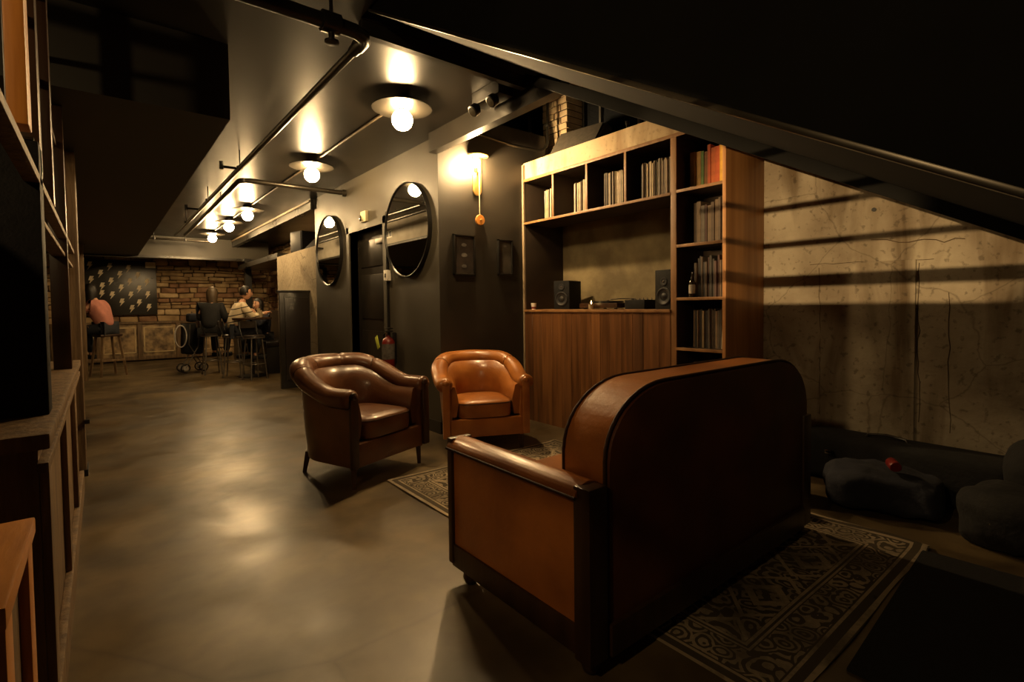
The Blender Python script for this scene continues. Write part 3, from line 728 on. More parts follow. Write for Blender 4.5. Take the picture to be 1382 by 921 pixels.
pts = [(.0, 0, .02), (.45, 0, -.01), (.8, 0, .0)]+[(.8+.13*math.sin(a), -.03*math.sin(a), .13-.13*math.cos(a)) for a in (.3, .6, .9, 1.2, 1.5)]+[(.935, -.03, .62), (.935, -.03, .9)]
N_('pipe metal').tube(pts, .016, 10).done('tube', t)
b = N_('grey metal')
for z in (.28, .6): b.box(.905, -.05, z, .965, -.01, z+.02, .002)
b.done('strap', t)

# ================================================================ CEILING LAMPS
emat('globe glow', WARM, BULB_L)
lamp_y = [(1.909, 3.727), (1.878, 5.857), (1.867, 9.01), (1.858, 10.48), (1.873, 12.35)]
txt = ['nearest to the viewer', 'second along the corridor', 'third along the corridor, past the pipe', 'fourth along the corridor', 'farthest, by the end bulkhead']
l0 = thing('ceiling_lamp', 'black disc ceiling lamp with bare glowing globe bulb, '+txt[0], 'ceiling lamp', (lamp_y[0][0], lamp_y[0][1], ZC), 0, 'globe lamps along the corridor ceiling')
N_('disc metal').lathe([(.02, -.055), (.226, -.055), (.234, -.058), (.234, -.064), (.226, -.066), (.03, -.066)], n=56).done('disc', l0)
N_('black metal').lathe([(.06, 0), (.06, -.02), (.045, -.03), (.035, -.055)], n=24).done('stem', l0)
N_('black metal').lathe([(.026, -.06), (.026, -.085)], n=20).done('socket', l0)
bl = N_('globe glow').ball((0, 0, -.152), .081, 28, 18).done('globe_bulb', l0, label='glowing warm globe')
for (x, y), s in zip(lamp_y[1:], txt[1:]): dup(l0, (x, y, ZC), None, 'black disc ceiling lamp with bare glowing globe bulb, '+s)
# conduit linking the lamps
spans = [(3.98, 5.6, 'first and second'), (6.1, 8.75, 'second and third'), (9.27, 10.22, 'third and fourth'), (10.75, 12.1, 'fourth and fifth')]
for a, c, s in spans:
    o = N_('bright trim').tube([(1.89, a, ZC-.014), (1.885, c, ZC-.014)], .013, 10).done('lamp_conduit')
    tag(o, 'thin ceiling conduit running between the %s globe lamps' % s, 'conduit', 'conduits between lamps')

# ================================================================ PIPES
t = thing('sprinkler_pipe', 'black sprinkler pipe running the length of the corridor ceiling', 'pipe', (1.16, 2.68, 2.70))
N_('pipe metal').tube([(0, .0, 0), (0, 3, 0), (.02, 9.3, 0)], .024, 14).done('run', t)
b = N_('black metal')
pts = [(0, .10, 0), (0, .03, 0), (-.02, -.02, 0), (-.07, -.045, 0), (-.14, -.05, 0), (-1.9, -.05, 0)]
b.tube(pts, .038, 16); b.tube([(0, .10, 0), (0, .16, 0)], .032, 14); b.done('main', t)
b = N_('black metal'); b.tube([(-.16, -.05, 0), (-.25, -.05, 0)], .052, 16); b.tube([(-.20, -.05, -.0), (-.20, -.05, -.085)], .016, 10); b.lathe([(.012, -.085), (.036, -.09), (.036, -.10), (.01, -.104)], (-.20, -.05, 0), 16)
b.tube([(-.20, -.05, 0), (-.20, -.05, .16)], .010, 8); b.done('valve', t)
b = N_('black metal')
for y in (3.2, 5.2, 7.4):
    b.tube([(0, y, -.0), (0, y, .18)], .006, 8); b.lathe([(.032, -.015), (.032, .015)], (0, y, 0), 16, cap=True)
b.done('hanger', t)
b = N_('black metal')
for y in (3.25, 6.0): b.tube([(0, y, 0), (-.16, y, 0)], .013, 8); b.tube([(-.16, y, -.03), (-.16, y, .05)], .02, 10)
b.done('sprinkler_branch', t)
t = thing('heating_pipe', 'brown pipe beside the sprinkler line that turns across to the mirror wall', 'pipe', (1.31, 6.62, 2.745))
pts = [(1.235, 0, 0), (.10, 0, 0), (.03, .02, 0), (.0, .08, 0), (.06, 5.6, 0)]
N_('pipe metal').tube(pts, .030, 14).done('run', t)
N_('pipe metal').tube([(1.19, 0, 0), (1.24, 0, 0)], .045, 16).done('flange', t)
b = N_('black metal'); b.lathe([(.042, -.02), (.042, .02)], (.03, .03, 0), 16); b.tube([(.04, 1.5, .0), (.04, 1.5, .13)], .006, 8); b.done('fitting', t)
t = thing('crossing_pipe', 'dark pipe run crossing the ceiling just before the end bulkhead', 'pipe', (1.0, 12.9, 2.72))
N_('pipe metal').tube([(-1.3, 0, 0), (.9, 0, 0)], .022, 10).done('run', t)
b = N_('black metal')
for x in (-.6, -.1, .45): b.tube([(x, 0, 0), (x, 0, .15)], .008, 8); b.lathe([(.032, -.02), (.032, .02)], (x, 0, 0), 12)
b.done('hanger', t)
# emergency light / black fixture on beam
t = thing('emergency_light', 'black twin-head fixture bolted to the ceiling beside the beam', 'emergency light', (2.36, 3.12, ZC))
N_('black metal').box(-.09, -.18, -.10, .05, .16, 0, .01).done('housing', t)
for y in (-.12, .11):
    b = N_('black metal'); b.lathe([(.02, 0), (.045, .03), (.045, .075), (.038, .08)], mtx=Matrix.Translation((-.06, y, -.11)) @ Matrix.Rotation(-PI*.72, 4, 'Y'), n=20); h = b.done('lamp_head', t)
    N_('chrome').lathe([(.034, .081), (.001, .083)], mtx=Matrix.Translation((-.06, y, -.11)) @ Matrix.Rotation(-PI*.72, 4, 'Y'), n=20).done('lens', h)

# ================================================================ MIRROR WALL ITEMS
def mirror(y, z, r, label):
    t = thing('round_mirror', label, 'mirror', (XM, y, z), 0, 'round mirrors')
    R = Matrix.Rotation(-PI/2, 4, 'Y')
    N_('black metal').lathe([(r-.012, .0), (r, .0), (r, .042), (r-.007, .046), (r-.014, .042), (r-.014, .030)], mtx=R, n=96, cap=False).done('frame', t)
    N_('mirror glass').lathe([(.001, .032), (r-.012, .032)], mtx=R, n=96, cap=False).done('glass', t)
    N_('black metal').lathe([(.001, .002), (r-.012, .002)], mtx=R, n=48, cap=False).done('backing', t)
mirror(4.885, 2.05, .495, 'round black-framed mirror near the corner, right of the dark door')
mirror(7.232, 2.045, .49, 'round black-framed mirror left of the dark door')
t = thing('alarm_horn', 'small beige fire alarm horn above the dark doorway', 'fire alarm', (XM, 5.97, 2.345))
N_('plastic beige').box(-.045, -.075, -.065, 0, .075, .065, .008).done('case', t)
N_('chrome').lathe([(.03, 0), (.036, .02), (.02, .026), (.001, .028)], mtx=Matrix.Translation((-.045, .03, -.02)) @ Matrix.Rotation(-PI/2, 4, 'Y'), n=20).done('strobe', t)
t = thing('light_switch', 'small white switch box on the conduit between door and mirror', 'switch', (XM, 5.37, 1.60))
N_('plastic white').box(-.045, -.05, -.06, 0, .05, .06, .005).done('case', t)
N_('black metal').box(-.052, -.012, -.022, -.044, .012, .022, .002).done('toggle', t)
o = N_('black metal').tube([(XM-.014, 5.385, .35), (XM-.014, 5.385, 1.54)], .012, 8).tube([(XM-.014, 5.385, 1.66), (XM-.014, 5.385, 2.32)], .012, 8).done('wall_conduit'); tag(o, 'thin black conduit rising from the extinguisher past the white switch', 'conduit')
# extinguisher
t = thing('fire_extinguisher', 'red fire extinguisher with yellow-green tag hanging beside the door', 'fire extinguisher', (XM-.09, 5.235, .52))
N_('red paint').lathe([(.055, 0), (.07, .02), (.07, .33), (.055, .37), (.025, .395), (.02, .42)], n=28).done('cylinder', t)
N_('label dim').lathe([(.0712, .15), (.0712, .32)], n=28, cap=False).done('instruction_label', t)
b = N_('black metal'); b.lathe([(.024, .41), (.024, .45)], n=16); b.box(-.02, -.08, .45, .02, .05, .465, .004); b.box(-.02, -.085, .485, .02, .045, .497, .004); b.done('valve_handle', t)
b = N_('black metal'); b.tube([(0, .03, .44), (-.0, .10, .42), (-.0, .12, .33), (0, .095, .20), (0, .085, .12)], .011, 10); b.done('hose', t)
b = N_('tag green'); b.box(-.003, -.03, 0, .003, .03, .14, .001, mtx=Matrix.Translation((-.08, .075, .27)) @ Matrix.Rotation(-.45, 4, 'X')); b.done('inspection_tag', t)
N_('chrome').lathe([(.018, 0), (.018, .012)], mtx=Matrix.Translation((-.024, -.02, .435)) @ Matrix.Rotation(-PI/2, 4, 'Y'), n=16).done('pressure_gauge', t)
N_('black metal').box(.05, -.02, .1, .09, .02, .44, .003).done('wall_bracket', t)

# ================================================================ SCONCE WALL
t = thing('wall_sconce', 'brass wall sconce with glowing bulb, cord and round wooden counterweight', 'wall lamp', (3.0, YS, 2.36))
b = N_('brass'); n = 14
ol = [(-.05*math.cos(PI*k/n), -.05*math.sin(PI*k/n)+.05) for k in range(n+1)]+[(.05, .385), (-.05, .385)]
b.poly([(x, -.018, z) for x, z in ol], (0, .016, 0), .003); b.done('back_plate', t)
b = N_('brass'); b.poly([(-.11*math.cos(PI*k/16), -.018-.12*math.sin(PI*k/16), .385) for k in range(17)], (0, 0, .012), .002); b.done('canopy', t)
b = N_('brass'); b.lathe([(.018, .0), (.02, .05), (.014, .055)], (-.075, -.10, .205), 16); b.tube([(0, -.018, .215), (-.04, -.08, .215), (-.075, -.10, .215)], .008, 8); b.done('socket', t)
emat('sconce glow', WARM, SCONCE_L)
N_('sconce glow').ball((-.075, -.10, .300), .042, 20, 14).done('bulb', t, label='glowing bulb')
N_('plastic beige').tube([(.02, -.022, .20), (.02, -.022, -.22)], .004, 6).done('cord', t)
N_('orange wood').lathe([(.001, .0), (.052, .0), (.054, .004), (.054, .018), (.05, .022), (.001, .022)], mtx=Matrix.Translation((.02, -.014, -.245)) @ Matrix.Rotation(PI/2, 4, 'X'), n=36).done('counterweight', t)
N_('brass').ball((.02, -.045, -.245), .012, 12, 8).done('knob', t)
mat('art dark', (.035, .025, .02), .5, col2=(.012, .010, .010), scale=9, detail=3)
mat('art grey', (.085, .075, .06), .5, col2=(.04, .034, .028), scale=6, detail=4)
mat('art mark', (.16, .15, .14), .6, var=.6, scale=20)
def frame(nm, x0, x1, z0, z1, art, label, marks):
    t = thing(nm, label, 'picture', ((x0+x1)/2, YS, (z0+z1)/2), 0)
    w, h = (x1-x0)/2, (z1-z0)/2; b = N_('black metal'); q = .018
    for bx in ((-w, -h, w, -h+q), (-w, h-q, w, h), (-w, -h, -w+q, h), (w-q, -h, w, h)): b.box(bx[0], -.03, bx[1], bx[2], -.001, bx[3], .003)
    b.done('frame', t)
    pr = N_(art).box(-w+q, -.012, -h+q, w-q, -.004, h-q).done('print', t)
    b = N_('art mark')
    for (x, z, r) in marks: b.lathe([(.001, 0), (r, 0)], mtx=Matrix.Translation((x, -.0135, z)) @ Matrix.Rotation(PI/2, 4, 'X') @ Matrix.Scale(.6, 4, (0, 1, 0)), n=14, cap=False)
    b.done('print_marks', pr)
frame('framed_print', 2.70, 2.96, 1.55, 1.955, 'art dark', 'dark framed print directly below the brass sconce', [(0, .10, .03), (.0, .0, .035), (0, -.11, .03)])
frame('framed_print', 3.25, 3.445, 1.565, 1.94, 'art grey', 'narrower greyish framed print nearest the record counter', [(0, .12, .022)])

# ================================================================ END OF CORRIDOR
# bolt panel
t = thing('bolt_panel', 'black wall panel painted with rows of pale lightning bolts', 'wall art', (.41, 15.62, 1.12))
N_('black paint').box(-.75, -.03, 0, .70, .02, 1.33, .004).done('panel', t)
b = N_('bolt leaf'); b.box(.48, -.034, 1.16, .69, -.031, 1.31); b.done('bare_patch', t, label='bare pale patch in the upper right corner')
# (crop px, 9.89 px/px, origin 110,330) -> local x,z
BP = [(85, 205), (310, 215), (528, 232), (203, 300), (425, 308), (638, 315), (95, 375), (320, 390), (540, 395), (748, 395), (218, 450), (435, 470), (650, 480), (328, 555), (547, 555), (752, 550), (438, 640), (645, 650), (555, 720), (762, 708), (210, 540)]
for i, (u, v) in enumerate(BP):
    px = 110+u/8.37; pz = 330+v/8.37
    X = -.27+(px-113)/(212-113)*1.36; Z = 2.43-(pz-347)/(425-347)*1.31
    s = .092; b = N_('bolt leaf')
    sh = [(-.25, 1.0), (.55, 1.0), (.25, .30), (.6, .30), (-.5, -1.1), (-.15, -.1), (-.6, -.1)]
    b.poly([((X-.41)+x*s, -.033, (Z-1.12)+z*s) for x, z in sh], (0, -.004, 0)); b.done('lightning_bolt', t)
# bench / low cabinet of reclaimed window frames with stone behind
t = thing('panel_cabinet', 'long low weathered cabinet of framed panels along the stone end wall', 'cabinet', (.8, 15.35, 0))
N_('weathered wood').box(-3.2, -.16, .90, 1.75, .22, .95, .008).done('top_board', t)
N_('weathered wood').box(-3.2, -.13, .03, 1.75, .20, .12, .006).done('base_rail', t)
mat('cabinet frame pale', (.72, .55, .30), .55, var=.35, scale=8)
mat('cabinet panel', (.46, .31, .15), .5, col2=(.10, .062, .03), scale=7, detail=10)
xs = [-3.2+.78*i for i in range(7)]
for i, x in enumerate(xs[:-1]):
    N_('weathered wood').box(x-.05, -.15, .03, x+.05, -.03, .90, .006).done('post', t)
    pn = N_('cabinet panel').box(x+.05, -.09, .12, x+.73, -.06, .90).done('panel', t)
    b = N_('cabinet frame pale')
    for bx in ((x+.07, .20, x+.70, .225), (x+.07, .80, x+.70, .825), (x+.07, .20, x+.095, .825), (x+.675, .20, x+.70, .825)): b.box(bx[0], -.105, bx[1], bx[2], -.085, bx[3], .003)
    b.done('frame_moulding', pn)
N_('weathered wood').box(xs[-1]-.05, -.15, .03, xs[-1]+.05, -.03, .90, .006).done('post', t)

# booth panel
t = thing('booth_divider', 'tall black leather-panelled booth divider at the end of the mirror wall', 'divider', (2.34, 8.34, 0))
N_('black paint').box(-.21, -.035, 0, .24, .035, 1.50, .006).done('frame', t)
mat('leather black', (.022, .016, .013), .3, var=.3, scale=5, bump=.2, bscale=40)
N_('leather black').box(-.14, -.055, .12, .22, -.034, 1.41, .012).done('upholstered_panel', t)
N_('black paint').box(-.24, -.045, 1.485, .26, .045, 1.52, .005).done('cap_rail', t)
t = thing('bench', 'dark upholstered bench along the right wall behind the divider', 'bench', (2.62, 12.3, 0))
N_('black paint').box(-.2, -1.9, 0, .2, 1.2, .50, .01).done('base', t)
N_('leather black').box(-.22, -1.9, .50, .2, 1.2, .62, .03).done('seat', t)
N_('leather black').box(.12, -1.9, .6, .26, 1.2, 1.2, .03).done('backrest', t)
# high table
def high_table(label, loc):
    t = thing('bar_table', label, 'table', loc)
    N_('dark wood').lathe([(.001, 1.04), (.33, 1.04), (.34, 1.05), (.34, 1.075), (.33, 1.08), (.001, 1.08)], n=40).done('table_top', t)
    N_('black metal').lathe([(.03, .03), (.03, 1.04)], n=16).done('column', t)
    N_('black metal').lathe([(.001, 0), (.26, 0), (.26, .012), (.04, .035), (.001, .035)], n=32).done('base', t)
high_table('round dark bar table between the seated drinkers', (2.16, 10.35, 0))
def stool(label, loc, rz, back=False, h=.78, group='metal bar stools'):
    t = thing('bar_stool', label, 'bar stool', loc, rz, group)
    N_('leather black').lathe([(.001, h-.05), (.165, h-.05), (.175, h-.035), (.172, h-.01), (.15, h), (.001, h+.004)], n=32).done('seat', t)
    N_('grey metal').lathe([(.17, h-.056), (.176, h-.05), (.176, h-.036), (.17, h-.034)], n=32).done('seat_ring', t)
    for k in range(4):
        a = PI/4+k*PI/2; c, s_ = math.cos(a), math.sin(a)
        N_('grey metal').tube([(c*.13, s_*.13, h-.05), (c*.205, s_*.205, 0)], .012, 10).done('leg', t)
    b = N_('grey metal'); r = .178; b.tube([(r*math.cos(2*PI*k/28), r*math.sin(2*PI*k/28), .28) for k in range(28)], .008, 8, closed=True); b.done('foot_ring', t)
    if back:
        b = N_('black metal')
        for sx in (-1, 1): b.tube([(sx*.14, .12, h-.03), (sx*.15, .17, h+.1), (sx*.15, .19, h+.24)], .010, 8)
        b.done('back_post', t)
        b = N_('leather black'); pts = []
        pr = [(sx, .19-.05*(1-(sx/.16)**2)*-1*.6) for sx in (-.16, -.08, 0, .08, .16)]
        for zz in (h+.12,):
            b.poly([(x, y, zz) for x, y in pr]+[(x, y+.018, zz) for x, y in pr[::-1]], (0, 0, .12), .003)
        b.done('back_band', t)
    return t
stool('empty black-seated metal bar stool nearest the viewer, in front of the bar table', (2.07, 9.78, 0), .3, True)
stool('bar stool under the man in the striped sweater', (1.86, 10.42, 0), 1.2, True)
stool('bar stool under the woman in black', (1.62, 11.15, 0), 1.6, True)
# glasses on table
def glass(label, loc, h=.13, r=.035):
    t = thing('drinking_glass', label, 'glass', loc)
    N_('bottle clear').lathe([(r*.85, 0), (r, h), (r*.93, h), (r*.78, .008)], n=18).done('glass_body', t)
glass('short drinking glass on the round bar table', (2.28, 10.2, 1.081)); glass('taller drinking glass toward the back of the bar table', (2.32, 10.5, 1.081), .17, .03)

# ================================================================ PEOPLE
def skinned(name, mt, V, E, parent=None, label=None, sub=2, root=0):
    me = bpy.data.meshes.new(name); me.from_pydata([v[0] for v in V], E, [])
    o = bpy.data.objects.new(name, me); COL.objects.link(o)
    md = o.modifiers.new('skin', 'SKIN'); md.use_smooth_shade = True
    sv = me.skin_vertices[0].data
    for i, v in enumerate(V):
        r = v[1]; sv[i].radius = (r, r) if not isinstance(r, tuple) else r
        sv[i].use_root = (i == root)
    sd = o.modifiers.new('sub', 'SUBSURF'); sd.levels = sub; sd.render_levels = sub
    me.materials.append(MATS[mt])
    if parent: o.parent = parent
    if label: o['label'] = label
    return o
def person(label, loc, rz, seat, shirt, pants, hairlen=.0, lean=.12, headyaw=0., arms='table', hair='hair dark', scale=1., hat=False, group=None):
    """local: faces +x, sitting with pelvis at (0,0,seat)"""
    t = thing('person', label, 'person', loc, rz, group)
    P = Vector((0, 0, seat+.09))
    def up(h, fwd): return P+Vector((fwd, 0, h))
    chest = up(.34, lean); neck = up(.50, lean*1.25); hb = up(.60, lean*1.45+.02); ht = up(.72, lean*1.5+.03)
    # body (skin) - one continuous surface
    V = [(P, (.15, .12))]; E = []
    def add(co, r, frm): V.append((Vector(co), r)); E.append((frm, len(V)-1)); return len(V)-1
    a = add(up(.16, lean*.4), (.14, .11), 0); c = add(chest, (.13, .09), a); n0 = add(neck, .055, c); n1 = add(up(.56, lean*1.35), .05, n0)
    tips = []
    for s in (-1, 1):
        sh = add(chest+Vector((.0, s*.165, .07)), .040, c)
        if arms == 'table': el = Vector((lean+.16, s*.23, seat+.30)); wr = Vector((lean+.37, s*.13, seat+.37))
        elif arms == 'face' and s > 0: el = Vector((lean+.22, s*.20, seat+.30)); wr = Vector((lean+.20, s*.05, seat+.56))
        elif arms == 'lap': el = Vector((lean+.02, s*.24, seat+.28)); wr = Vector((lean+.24, s*.14, seat+.22))
        else: el = Vector((lean+.16, s*.23, seat+.30)); wr = Vector((lean+.37, s*.13, seat+.37))
        e_ = add(el, .045, sh); w_ = add(wr, .028, e_); d = (wr-el).normalized(); hnd = add(wr+d*.06, (.036, .018), w_)
        tips.append((wr+d*.07, d, s))
        hp = add(P+Vector((.04, s*.095, -.02)), .09, 0); kn = add(Vector((.42, s*.13, seat+.04)), .065, hp)
        ak = add(Vector((.40 if s > 0 else .34, s*.12, .36 if seat > .6 else .09)), .042, kn); 
        add(ak and Vector((.50 if s > 0 else .44, s*.13, .32 if seat > .6 else .04)), .035, ak)
    body = skinned('body', 'skin', V, E, t)
    # fingers: short skinned chains
    for (p, d, s) in tips:
        side = d.cross(Vector((0, 0, 1))).normalized(); upv = side.cross(d)
        b = N_('skin')
        for k_, ln in enumerate((.062, .072, .068, .052)):
            o_ = p+side*(.026-.0175*k_); b.tube([o_-d*.01, o_+d*ln*.5+upv*.004, o_+d*ln*.85-upv*.012, o_+d*ln-upv*.03], [.0095, .009, .008, .006], 8)
        o_ = p-d*.045+side*(.03*-s*-1 if s > 0 else -.03); b.tube([o_, o_+side*(.02 if s > 0 else -.02)+d*.03, o_+side*(.022 if s > 0 else -.022)+d*.055-upv*.006], [.012, .010, .007], 8)
        b.done('fingers', body)
    # head
    H = Matrix.Translation(hb+Vector((.015, 0, .065))) @ Matrix.Rotation(headyaw, 4, 'Z')
    b = N_('skin'); q = bmesh.ops.create_uvsphere(b.bm, u_segments=24, v_segments=18, radius=1)
    for v in b.bm.verts:
        x, y, z = v.co; jaw = max(0, -z)
        v.co = Vector((x*.093*(1-.18*jaw)+.012*jaw*(x > 0), y*.074*(1-.28*jaw), z*.122))
        if x > .5: v.co.x += .006*math.exp(-((z+.1)/.2)**2)
    b.lathe([(.018, -.03), (.013, 0), (.006, .028)], (0, 0, 0), 10, mtx=Matrix.Translation((.095, 0, -.012)))
    for s in (-1, 1): b.ball((-.005, s*.075, -.005), .028, 12, 8, (.55, .35, 1))
    b.tube([(.085, -.022, -.062), (.094, 0, -.06), (.085, .022, -.062)], .006, 8)
    b.bm.transform(H); hd = b.done('head', t, ang=80)
    b = N_('hair dark')
    for s in (-1, 1): b.ball((.083, s*.03, .018), .009, 10, 8); b.tube([(.085, s*.015, .036), (.088, s*.03, .04), (.078, s*.045, .036)], .004, 6)
    b.bm.transform(H); b.done('eyes_and_brows', hd)
    b = N_(hair)
    q = bmesh.ops.create_uvsphere(b.bm, u_segments=28, v_segments=18, radius=1)
    for v in list(b.bm.verts):
        x, y, z = v.co
        k_ = 1.0
        v.co = Vector((x*.103-.008, y*(.088 if not hairlen else .102), z*.125+.012))
        if x > .35 and z < .45: v.co = Vector((.03, y*.07, max(v.co.z, -.01)))
        elif z < -.15:
            if hairlen > 0: v.co.z -= hairlen*min(1, (-z-.15)*1.6); v.co.x -= .01; v.co.x = min(v.co.x, .02)
            else: v.co.z = max(v.co.z, -.045); v.co.x = min(v.co.x, -.02)
        v.co += Vector(noise.noise_vector(v.co*28))*.006
    b.bm.transform(H); b.done('hair', t, ang=80)
    # clothes: skinned shells a little larger than the body
    V = [(P+Vector((0, 0, -.03)), (.175, .15))]; E = []
    a = add(up(.16, lean*.4), (.172, .142), 0); c = add(chest+Vector((0, 0, .0)), (.205, .15), a); n0 = add(chest+Vector((.01, 0, .13)), (.115, .10), c)
    for s in (-1, 1):
        sh = add(chest+Vector((.0, s*.17, .085)), .092, c)
        if arms == 'face' and s > 0: el = Vector((lean+.22, s*.20, seat+.30)); wr = Vector((lean+.20, s*.05, seat+.56))
        elif arms == 'lap': el = Vector((lean+.02, s*.24, seat+.28)); wr = Vector((lean+.24, s*.14, seat+.22))
        else: el = Vector((lean+.16, s*.23, seat+.30)); wr = Vector((lean+.37, s*.13, seat+.37))
        if arms == 'short' or shirt == 'cloth pink':
            add(chest+Vector((.0, s*.17, .08)).lerp(el-chest, .6), .066, sh)
        else:
            e_ = add(el, .062, sh); add(el.lerp(wr, .93), .040, e_)
    skinned('top', shirt, V, E, t)
    V = [(P+Vector((0, 0, -.03)), (.17, .13))]; E = []
    for s in (-1, 1):
        hp = add(P+Vector((.05, s*.10, -.03)), .108, 0); kn = add(Vector((.425, s*.13, seat+.04)), .08, hp)
        add(Vector((.40 if s > 0 else .34, s*.12, (.40 if seat > .6 else .13))), .056, kn)
    skinned('trousers', pants, V, E, t)
    for s in (-1, 1):
        zz = .30 if seat > .6 else .0; x = .40 if s > 0 else .34
        b = N_('fabric black'); b.box(x-.06, s*.12-.045, zz, x+.19, s*.12+.045, zz+.085, .03, seg=3); b.done('shoe', t)
    t.scale = (scale,)*3
    return t
# striped sweater: wave stripes in object space
m = mat('cloth striped', (.60, .50, .34), .9, bump=.3, scale=10)
nt = m.node_tree; N = nt.nodes; L = nt.links; tc = N.new('ShaderNodeTexCoord'); sp = N.new('ShaderNodeSeparateXYZ'); L.new(tc.outputs['Object'], sp.inputs[0])
def mm(op, a, c):
    n = N.new('ShaderNodeMath'); n.operation = op
    for i, v in enumerate((a, c)):
        if isinstance(v, (int, float)): n.inputs[i].default_value = v
        else: L.new(v, n.inputs[i])
    return n.outputs[0]
f = mm('LESS_THAN', mm('FRACT', mm('ADD', mm('MULTIPLY', sp.outputs[2], 9.), mm('MULTIPLY', sp.outputs[0], -2.2)), 0), .17)
rp = N.new('ShaderNodeMix'); rp.data_type = 'RGBA'; rp.inputs[6].default_value = (.60, .50, .34, 1); rp.inputs[7].default_value = (.05, .035, .025, 1); L.new(f, rp.inputs[0]); L.new(rp.outputs[2], N['Principled BSDF'].inputs['Base Color'])
person('man in a cream sweater with thin dark stripes leaning on the bar table', (1.86, 10.42, 0), 0.0, .78, 'cloth striped', 'cloth jeans', 0, .14)
mat('hair brown', (.07, .045, .022), .55, var=.4, scale=30, stretch=(1, 1, .2))
person('long-haired person in black seen from behind, left of the striped sweater', (1.62, 11.15, 0), 1.0, .78, 'fabric black', 'fabric black', .20, .05, arms='lap', hair='hair brown')
person('dark-haired person in dark clothes with a hand at the chin, right of the bar table', (2.50, 11.0, 0), PI+.5, .62, 'fabric navy', 'fabric black', .12, .05, arms='face', scale=.96)
person('person in a pink short-sleeved top with dark hair, seated behind the wooden post', (.08, 12.35, 0), PI-.55, .80, 'cloth pink', 'cloth jeans', .19, .16, arms='table', scale=1.04)
# wooden stool at left
t = thing('wooden_stool', 'dark wooden stool with splayed legs under the person in pink', 'bar stool', (.08, 12.35, 0), .4)
N_('dark wood').box(-.18, -.18, .745, .18, .18, .79, .015).done('seat', t)
for sx in (-1, 1):
    for sy in (-1, 1):
        N_('weathered wood').tube([(sx*.13, sy*.13, .75), (sx*.21, sy*.21, 0)], [.026, .022], 4).done('leg', t)
N_('weathered wood').box(-.19, -.20, .28, .19, -.175, .32, .003).box(-.19, .175, .28, .19, .2, .32, .003).done('stretcher', t)
# stroller
t = thing('stroller', 'dark folded stroller with a pale hoop, left of the person in black', 'stroller', (1.38, 11.9, 0), .2)
b = N_('fabric black'); b.box(-.16, -.12, .36, .2, .12, .98, .06, seg=3); b.wob(.03, 6); b.done('fabric_seat', t)
b = N_('label grey'); b.tube([(-.20+.10*math.cos(2*PI*k/28)-.02, -.13, .72+.21*math.sin(2*PI*k/28)) for k in range(28)], .012, 8, closed=True); b.done('hoop', t)
for x in (-.15, .17):
    for y in (-.12, .12):
        b = N_('black metal'); b.tube([(x+.075*math.cos(2*PI*k/24), y, .088+.075*math.sin(2*PI*k/24)) for k in range(24)], .013, 8, closed=True); w = b.done('wheel', t)
        N_('label grey').lathe([(.045, -.008), (.045, .008)], mtx=Matrix.Translation((x, y, .088)) @ Matrix.Rotation(PI/2, 4, 'X'), n=16).done('hub', w)
b = N_('grey metal')
for y in (-.12, .12): b.tube([(-.15, y, .088), (.08, y, .5), (.14, y, 1.02)], .012, 8); b.tube([(.17, y, .088), (-.08, y, .55), (-.05, y, .95)], .010, 8)
b.tube([(.14, -.12, 1.02), (.14, .12, 1.02)], .014, 8); b.done('frame', t)
t = thing('backpack', 'small dark backpack perched on top of the stroller', 'backpack', (1.41, 11.9, .99), .2)
b = N_('fabric navy'); b.box(-.09, -.10, 0, .09, .10, .17, .05, seg=3); b.done('bag', t)
N_('grey metal').tube([(0, -.04, .16), (0, -.03, .20), (0, .03, .20), (0, .04, .16)], .008, 6).done('strap', t)
# ledge speaker above concrete wall
t = thing('ledge_speaker', 'black loudspeaker on the concrete ledge beyond the left mirror', 'speaker', (2.78, 9.2, 2.2), .25)
N_('speaker black').box(-.14, -.18, 0, .16, .18, .36, .01).done('cabinet', t)
N_('cone').box(-.152, -.16, .02, -.139, .16, .34, .004).done('grille', t)
t = thing('ledge_wedge', 'dark low wedge speaker beside the ledge loudspeaker', 'speaker', (2.78, 8.55, 2.2), .0)
N_('speaker black').poly([(-.14, -.25, 0), (.16, -.25, 0), (.16, -.25, .12), (.05, -.25, .2)], (0, .5, 0), .01).done('cabinet', t)
# vent on soffit face (seen in the mirror)
t = thing('wall_vent', 'small white air vent grille reflected in the right-hand mirror', 'vent', (.668, 9.15, 2.64))
N_('plastic white').box(0, -.13, -.07, .012, .13, .07, .003).done('frame', t)
b = N_('black metal'); b.box(.011, -.11, -.05, .014, -.01, .05); b.box(.011, .01, -.05, .014, .11, .05); b.done('grille', t)

# ================================================================ LEFT PARTITION (bar screen along x = -0.12)
XP = -.12
t = thing('timber_post', 'tall weathered timber post standing in the aisle at left', 'post', (-.19, 5.1, 0))
N_('weathered wood').box(-.07, -.12, 0, .07, .12, 2.42, .006).done('shaft', t)
N_('black metal').box(-.08, -.13, 0, .08, .13, .05, .004).done('base_plate', t)
b = N_('black metal'); b.box(.07, -.16, .40, .10, -.10, .43, .003); b.done('foot_rail_bracket', t)
t = thing('timber_post', 'farther weathered timber post, beside the person in pink', 'post', (-.285, 11.8, 0))
N_('weathered wood').box(-.065, -.08, 0, .075, .08, 2.42, .006).done('shaft', t)
t = thing('bar_screen', 'weathered wooden bar partition with ledge and upper rail at the left edge', 'partition', (XP, 2.8, 0))
def P_(mt, nm, y0, y1, z0, z1, x0=XP-.18, x1=XP, bev=.004, label=None):
    b = N_(mt); b.box(x0-XP, y0-2.8, z0, x1-XP, y1-2.8, z1, bev); return b.done(nm, t, label)
P_('weathered wood', 'lower_panel', 1.95, 4.6, .0, .86, XP-.14, XP-.03)
